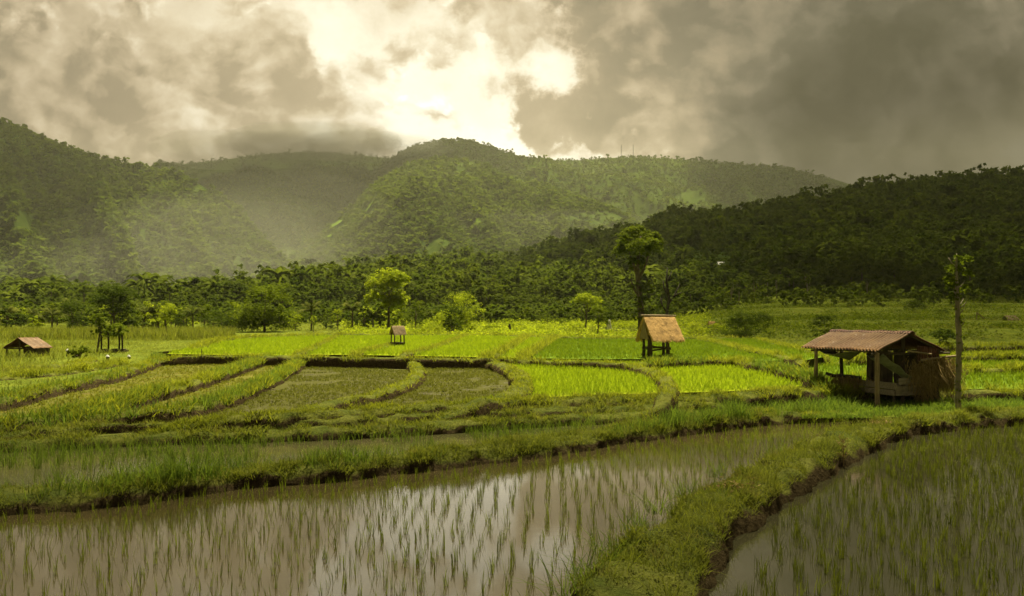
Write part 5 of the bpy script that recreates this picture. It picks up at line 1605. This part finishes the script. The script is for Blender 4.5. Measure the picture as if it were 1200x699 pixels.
# dead leaf litter on the bank
for k, (px, py, lab) in enumerate([(1032, 497, "brown dead leaf heap on the bank in front of the shelter"), (858, 572, "small brown dead leaf heap on the edge of the diagonal bank")]):
    b = at(px, py, 0.3)
    n = 160
    Pn = np.column_stack([R.normal(0, 0.22, n), R.normal(0, 0.16, n), np.abs(R.normal(0.05, 0.05, n))])
    V, q, ti = quads_leaves(Pn, R.normal(0, 0.5, (n, 3)) + [0, 0, 1], R.uniform(0.06, 0.13, n), aspect=0.35)
    c = MB(); c.add(V, q, tint=ti)
    tag(c.build("dead_leaves", M["straw"], None, b), lab, "dead leaves")

# low crops on the far terraces
b_ = MB()
n = 13000
yy = R.uniform(104, 205, n); xx = R.uniform(-0.2, 0.60, n) * yy
k = fbm(xx * 0.05, yy * 0.16, 55, 3)
sel = k > 0.47
Pn = np.column_stack([xx[sel], yy[sel], T(xx[sel], yy[sel])])
lit = (600 + Pn[:, 0] / Pn[:, 1] * 1000) < 830  # sun and shade put into leaf colour: lighter crops here, darker at right
for mm_, sel_, lab_ in (("tree_lime", lit, "bright leafy crops behind the central paddies, coloured as if sunlit"), ("tree_mid", ~lit, "leafy green crops on the far terraces at right below the wooded hill")):
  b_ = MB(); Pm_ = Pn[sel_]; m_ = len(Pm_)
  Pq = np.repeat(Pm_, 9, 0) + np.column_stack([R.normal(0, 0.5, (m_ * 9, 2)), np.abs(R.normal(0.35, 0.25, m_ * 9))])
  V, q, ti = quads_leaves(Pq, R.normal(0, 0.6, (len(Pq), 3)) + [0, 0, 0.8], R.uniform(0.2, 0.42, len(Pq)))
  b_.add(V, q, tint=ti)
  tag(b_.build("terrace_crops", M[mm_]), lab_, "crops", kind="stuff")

# ------------------------------------------------------------------ light, sky, air
SUN_EL, SUN_AZ = rad(69), rad(10)           # azimuth from +Y towards +X
sdir = Vector((math.sin(SUN_AZ) * math.cos(SUN_EL), math.cos(SUN_AZ) * math.cos(SUN_EL), math.sin(SUN_EL)))
ld = bpy.data.lights.new("sun", "SUN"); ld.energy = 5.0; ld.angle = rad(1.5); ld.color = (1.0, 0.90, 0.62)
lo = bpy.data.objects.new("sun", ld); COL.objects.link(lo)
lo.rotation_euler = sdir.to_track_quat("Z", "Y").to_euler(); lo.location = sdir * 3000

w = bpy.data.worlds.new("World"); sc.world = w; w.use_nodes = True
w.node_tree.nodes.clear()
t = NT(w.node_tree)
out = t.node("ShaderNodeOutputWorld")
sky = t.node("ShaderNodeTexSky", sky_type="NISHITA", sun_disc=False, sun_elevation=SUN_EL, sun_rotation=SUN_AZ, altitude=300.0, dust_density=3.0)
D = t.node("ShaderNodeTexCoord").outputs["Generated"]
D = t.vm("NORMALIZE", D)
sx = t.node("ShaderNodeSeparateXYZ", {0: D})
dy = t.m("MAXIMUM", t.m("ABSOLUTE", sx.outputs[1]), 0.3)
u = t.m("DIVIDE", sx.outputs[0], dy); v = t.m("DIVIDE", sx.outputs[2], dy)
uv = t.node("ShaderNodeCombineXYZ", {0: u, 1: v, 2: 0.0}).outputs[0]
# wander the coordinates so that nothing has a clean outline
wn = t.node("ShaderNodeTexNoise", {"Vector": uv, "Scale": 7.0, "Detail": 7, "Roughness": 0.62})
wd_ = t.vm("SUBTRACT", wn.outputs["Color"], (0.5, 0.5, 0.5))
uvw = t.vm("ADD", uv, t.vm("SCALE", wd_, scale=0.26))
warp = t.vm("ADD", uv, t.vm("SCALE", wd_, scale=0.065))


def blob(px, py, rx, ry, wgt, src=None):
    d = t.vm("SUBTRACT", src or uvw, ((px - 600) / 1000.0, (HZ - py) / 1000.0, 0))
    d = t.vm("MULTIPLY", d, (1000.0 / rx, 1000.0 / ry, 0))
    return t.m("MULTIPLY", t.ss(t.vm("LENGTH", d), 0.0, 1.0, 1.0, 0.0), wgt)


def total(items):
    a = items[0]
    for b in items[1:]: a = t.m("ADD", a, b)
    return a


def dens(vec, sc_, off, det=8, rough=0.55, heap=True):
    p_ = t.vm("ADD", t.vm("MULTIPLY", vec, (1.0, 1.35, 1.0)), off)
    f_ = t.noise(p_, sc_, det, rough, 0.1)
    if not heap: return f_
    # heaped, cauliflower-like lumps
    vo = t.node("ShaderNodeTexVoronoi", {"Vector": p_, "Scale": sc_ * 2.1, "Detail": 2.5, "Roughness": 0.5}, feature="F1", normalize=True)
    b_ = t.m("SUBTRACT", 1.0, vo.outputs["Distance"])
    return t.m("ADD", t.m("MULTIPLY", f_, 0.66), t.m("MULTIPLY", t.m("SUBTRACT", b_, 0.22), 0.34))


# brightness of the cloud deck by direction: bright where the sun stands behind it
lum = total([t.m("ADD", 0.105, 0.0),
             blob(520, 110, 560, 330, 0.22), blob(510, 120, 260, 190, 0.09), blob(620, 180, 160, 60, 0.2), blob(610, 60, 110, 170, 0.12), blob(415, 90, 130, 150, 0.09),
             blob(60, 80, 560, 360, 0.15), blob(180, 180, 380, 80, 0.12), blob(480, 165, 260, 60, 0.10), blob(1120, 190, 480, 230, -0.115), blob(980, 90, 380, 220, -0.035), blob(330, 20, 150, 90, 0.06)])
lum = t.m("MULTIPLY", t.m("MAXIMUM", lum, 0.032), 0.82)
# unseen sky overhead and behind the viewer is dimmed to deepen the shade
lum = t.m("MULTIPLY", lum, t.ss(v, 0.42, 1.1, 1.0, 0.42))
lum = t.m("MULTIPLY", lum, t.ss(sx.outputs[1], -0.3, 0.25, 0.5, 1.0))
sund = t.vm("NORMALIZE", t.vm("SUBTRACT", (-0.05, 0.34, 0), uv))


def layer(sc_, off, eps, lo, hi, bias, k):
    """a sheet of heaped cloud: cover and relief lit from the sun's side"""
    a = dens(warp, sc_, off)
    b = dens(t.vm("ADD", warp, t.vm("SCALE", sund, scale=eps)), sc_, off)
    c = t.ss(t.m("ADD", a, bias), lo, hi)
    return a, c, t.m("MULTIPLY", t.m("SUBTRACT", a, b), k)


bias1 = total([t.m("ADD", 0.0, 0.03), blob(170, 110, 420, 170, 0.12), blob(940, 110, 420, 300, 0.20), blob(715, 5, 120, 60, 0.22), blob(664, 138, 90, 80, 0.26), blob(330, 120, 130, 150, 0.10),
               blob(495, 135, 150, 150, -0.19), blob(630, 185, 130, 50, -0.25), blob(600, 60, 110, 170, -0.24), blob(470, 30, 120, 70, -0.14), blob(385, 50, 60, 120, -0.12), blob(470, 55, 110, 60, 0.17), blob(585, 50, 80, 90, 0.20), blob(548, 20, 60, 40, 0.10), blob(700, 160, 110, 60, 0.1)])
a1, c1, e1 = layer(4.6, (5.6, 3.3, 1.1), 0.03, 0.435, 0.60, bias1, 4.6)
bias2 = total([t.m("ADD", 0.0, -0.02), blob(550, 120, 330, 250, -0.02)])
a2, c2, e2 = layer(10.0, (2.3, 8.2, 4.0), 0.014, 0.45, 0.56, bias2, 4.0)
back = t.m("MULTIPLY", lum, t.m("ADD", 1.35, t.m("MULTIPLY", t.m("SUBTRACT", a2, 0.5), 0.9)))
puff = t.m("MULTIPLY", lum, t.m("ADD", 1.05, t.m("MULTIPLY", e2, 3.6)))
puff = t.m("MAXIMUM", t.m("SUBTRACT", puff, t.m("MULTIPLY", lum, 0.38)), t.m("MULTIPLY", lum, 0.36))
val = t.m("ADD", t.m("MULTIPLY", back, t.m("SUBTRACT", 1.0, t.m("MULTIPLY", c2, 0.95))), t.m("MULTIPLY", puff, t.m("MULTIPLY", c2, 0.95)))
big = dens(warp, 2.3, (7.0, 2.0, 0.0), 7, heap=False)
body = t.m("ADD", t.m("MULTIPLY", big, 1.5), -0.12)
dark = t.m("MULTIPLY", lum, t.m("ADD", body, t.m("ADD", e1, t.m("MULTIPLY", e2, 0.5))))
dark = t.m("MAXIMUM", dark, t.m("MULTIPLY", lum, 0.42))
val = t.m("ADD", t.m("MULTIPLY", val, t.m("SUBTRACT", 1.0, c1)), t.m("MULTIPLY", dark, c1))
val = t.m("DIVIDE", t.m("MULTIPLY", val, 1.5), t.m("ADD", 1.0, t.m("MULTIPLY", val, 0.95)))
tone = t.mix(t.ss(val, 0.015, 0.16), (1.0, 0.87, 0.62), (1.0, 0.80, 0.52))
tone = t.mix(t.ss(val, 0.18, 0.50), tone, (1.0, 0.925, 0.73))
cl = t.vm("SCALE", tone, scale=val)
skyc = t.vm("SCALE", sky.outputs[0], scale=0.05)
gap = t.m("MULTIPLY", t.ss(t.m("ADD", c1, c2), 0.0, 0.3, 1.0, 0.0), 0.02)
fin = t.mix(gap, cl, skyc)
bg = t.node("ShaderNodeBackground", {"Color": fin, "Strength": 1.0})
t.l.new(bg.outputs[0], out.inputs[0])
w.cycles.sampling_method = "MANUAL"; w.cycles.sample_map_resolution = 512

# haze: one even volume round everything
b_ = MB(); b_.box((0, 1500, 345), (7000, 4400, 710))
hz = b_.build("haze", None)
m, t, out = new_mat("haze_air")
pv = t.node("ShaderNodeVolumePrincipled", {"Color": (0.95, 0.95, 0.72, 1), "Density": 0.000062, "Anisotropy": 0.35})
t.l.new(pv.outputs[0], out.inputs["Volume"])
hz.data.materials.append(m)
tag(hz, "thin pale haze filling the valley", "haze", kind="stuff")


def mist(label, c, r, dens_):
    import bmesh
    bm = bmesh.new(); bmesh.ops.create_icosphere(bm, subdivisions=4, radius=1.0)
    for v_ in bm.verts:
        k = 0.75 + 0.5 * float(fbm(np.array([v_.co.x * 1.9 + c[0]]), np.array([v_.co.y * 1.9 + v_.co.z]), 4, 3)[0])
        v_.co = Vector((v_.co.x * r[0] * k, v_.co.y * r[1] * k, v_.co.z * r[2] * k))
    me = bpy.data.meshes.new("mist"); bm.to_mesh(me); bm.free()
    m, t, out = new_mat("mist_and_cloud_vapour")
    pv = t.node("ShaderNodeVolumePrincipled", {"Color": (0.96, 0.97, 0.78, 1), "Density": dens_ * 0.75, "Anisotropy": 0.3})
    t.l.new(pv.outputs[0], out.inputs["Volume"])
    me.materials.append(m)
    tag(link("mist", me, None, None, c), label, "mist", kind="stuff")


for k, (px, y, z, r, d) in enumerate([(225, 1000, 15, (200, 200, 110), 0.0002), (270, 1150, 30, (160, 250, 150), 0.0002), (320, 1300, 40, (240, 260, 170), 0.0002), (180, 900, 10, (300, 160, 70), 0.0002), (620, 1500, 30, (420, 300, 150), 0.00022)]):
    mist(["pale mist low in the valley below the left mountain", "pale mist in the middle of the valley between the mountains", "thin mist rising at the head of the valley", "low mist along the foot of the left mountain", "faint mist behind the wooded hill in the centre"][k], ((px - 600) / FOC * y, y, z), r, d)
for k, (px, py, y, r, d) in enumerate([(300, 176, 2750, (330, 150, 60), 0.0031), (370, 166, 2800, (300, 160, 65), 0.0037), (430, 172, 2700, (220, 140, 50), 0.0027), (345, 190, 2700, (430, 120, 60), 0.0008), (470, 178, 2600, (160, 110, 45), 0.0012)]):  # clouds on the crest, built as volumes under the shared mist name
    mist(["left part of the cloud bank on the back mountain crest", "highest part of the cloud bank on the back mountain crest", "right part of the cloud bank on the back mountain crest", "thin lower veil of the cloud bank on the back mountain", "wisp of cloud on the left flank of the highest peak"][k], far(px, py, y), r, d)


# unseen cloud volumes overhead, added to shade parts of the valley and hills
def cloud(label, shade_at, zc, r, dens_, seed):
    rg = np.random.default_rng(seed)
    c = np.array([shade_at[0], shade_at[1], 0]) + np.array(sdir) / sdir.z * zc
    import bmesh
    bm = bmesh.new(); bmesh.ops.create_icosphere(bm, subdivisions=4, radius=1.0)
    for v_ in bm.verts:
        k = 0.8 + 0.45 * float(fbm(np.array([v_.co.x * 1.7 + seed]), np.array([v_.co.y * 1.7 + v_.co.z]), seed, 3)[0])
        v_.co = Vector((v_.co.x * r[0] * k, v_.co.y * r[1] * k, v_.co.z * r[2] * k))
    me = bpy.data.meshes.new("cloud"); bm.to_mesh(me); bm.free()
    for p_ in me.polygons: p_.use_smooth = True
    m, t, out = new_mat("shade_cloud_vapour")
    pv = t.node("ShaderNodeVolumePrincipled", {"Color": (0.95, 0.95, 0.95, 1), "Density": dens_, "Anisotropy": 0.5})
    t.l.new(pv.outputs[0], out.inputs["Volume"])
    me.materials.append(m)
    o = link("cloud", me, None, None, c)
    tag(o, label, "cloud", kind="stuff")


cloud("unseen cloud added high up to shade the wooded hill at right", (420, 480), 1000, (420, 420, 110), 0.010, 3)
cloud("small unseen cloud added high up to shade the near flooded paddies", (0, -6), 850, (80, 36, 40), 0.013, 5)
cloud("unseen cloud added high up to shade the terraces at right", (105, 140), 900, (85, 120, 40), 0.014, 8)
cloud("broad unseen cloud added high up to shade the hazy back mountain", (-1000, 2300), 1700, (900, 620, 150), 0.006, 12)
cloud("unseen cloud added high up to shade the right end of the back ridge", (1000, 2200), 1700, (520, 520, 140), 0.007, 21)
cloud("unseen cloud added high up to shade the mountain shoulder at left", (-1050, 1150), 1500, (480, 420, 120), 0.006, 15)

# ------------------------------------------------------------------ render settings
sc.render.engine = "CYCLES"
cy = sc.cycles
cy.use_denoising = True
try: cy.denoiser = "OPENIMAGEDENOISE"
except Exception: pass
cy.max_bounces = 6; cy.diffuse_bounces = 2; cy.glossy_bounces = 3; cy.transmission_bounces = 3; cy.volume_bounces = 0; cy.transparent_max_bounces = 4
cy.use_adaptive_sampling = True; cy.adaptive_threshold = 0.02
cy.caustics_reflective = False; cy.caustics_refractive = False
sc.view_settings.view_transform = "Standard"
sc.view_settings.look = "None"
sc.view_settings.exposure = 1.25
sc.view_settings.gamma = 1.0
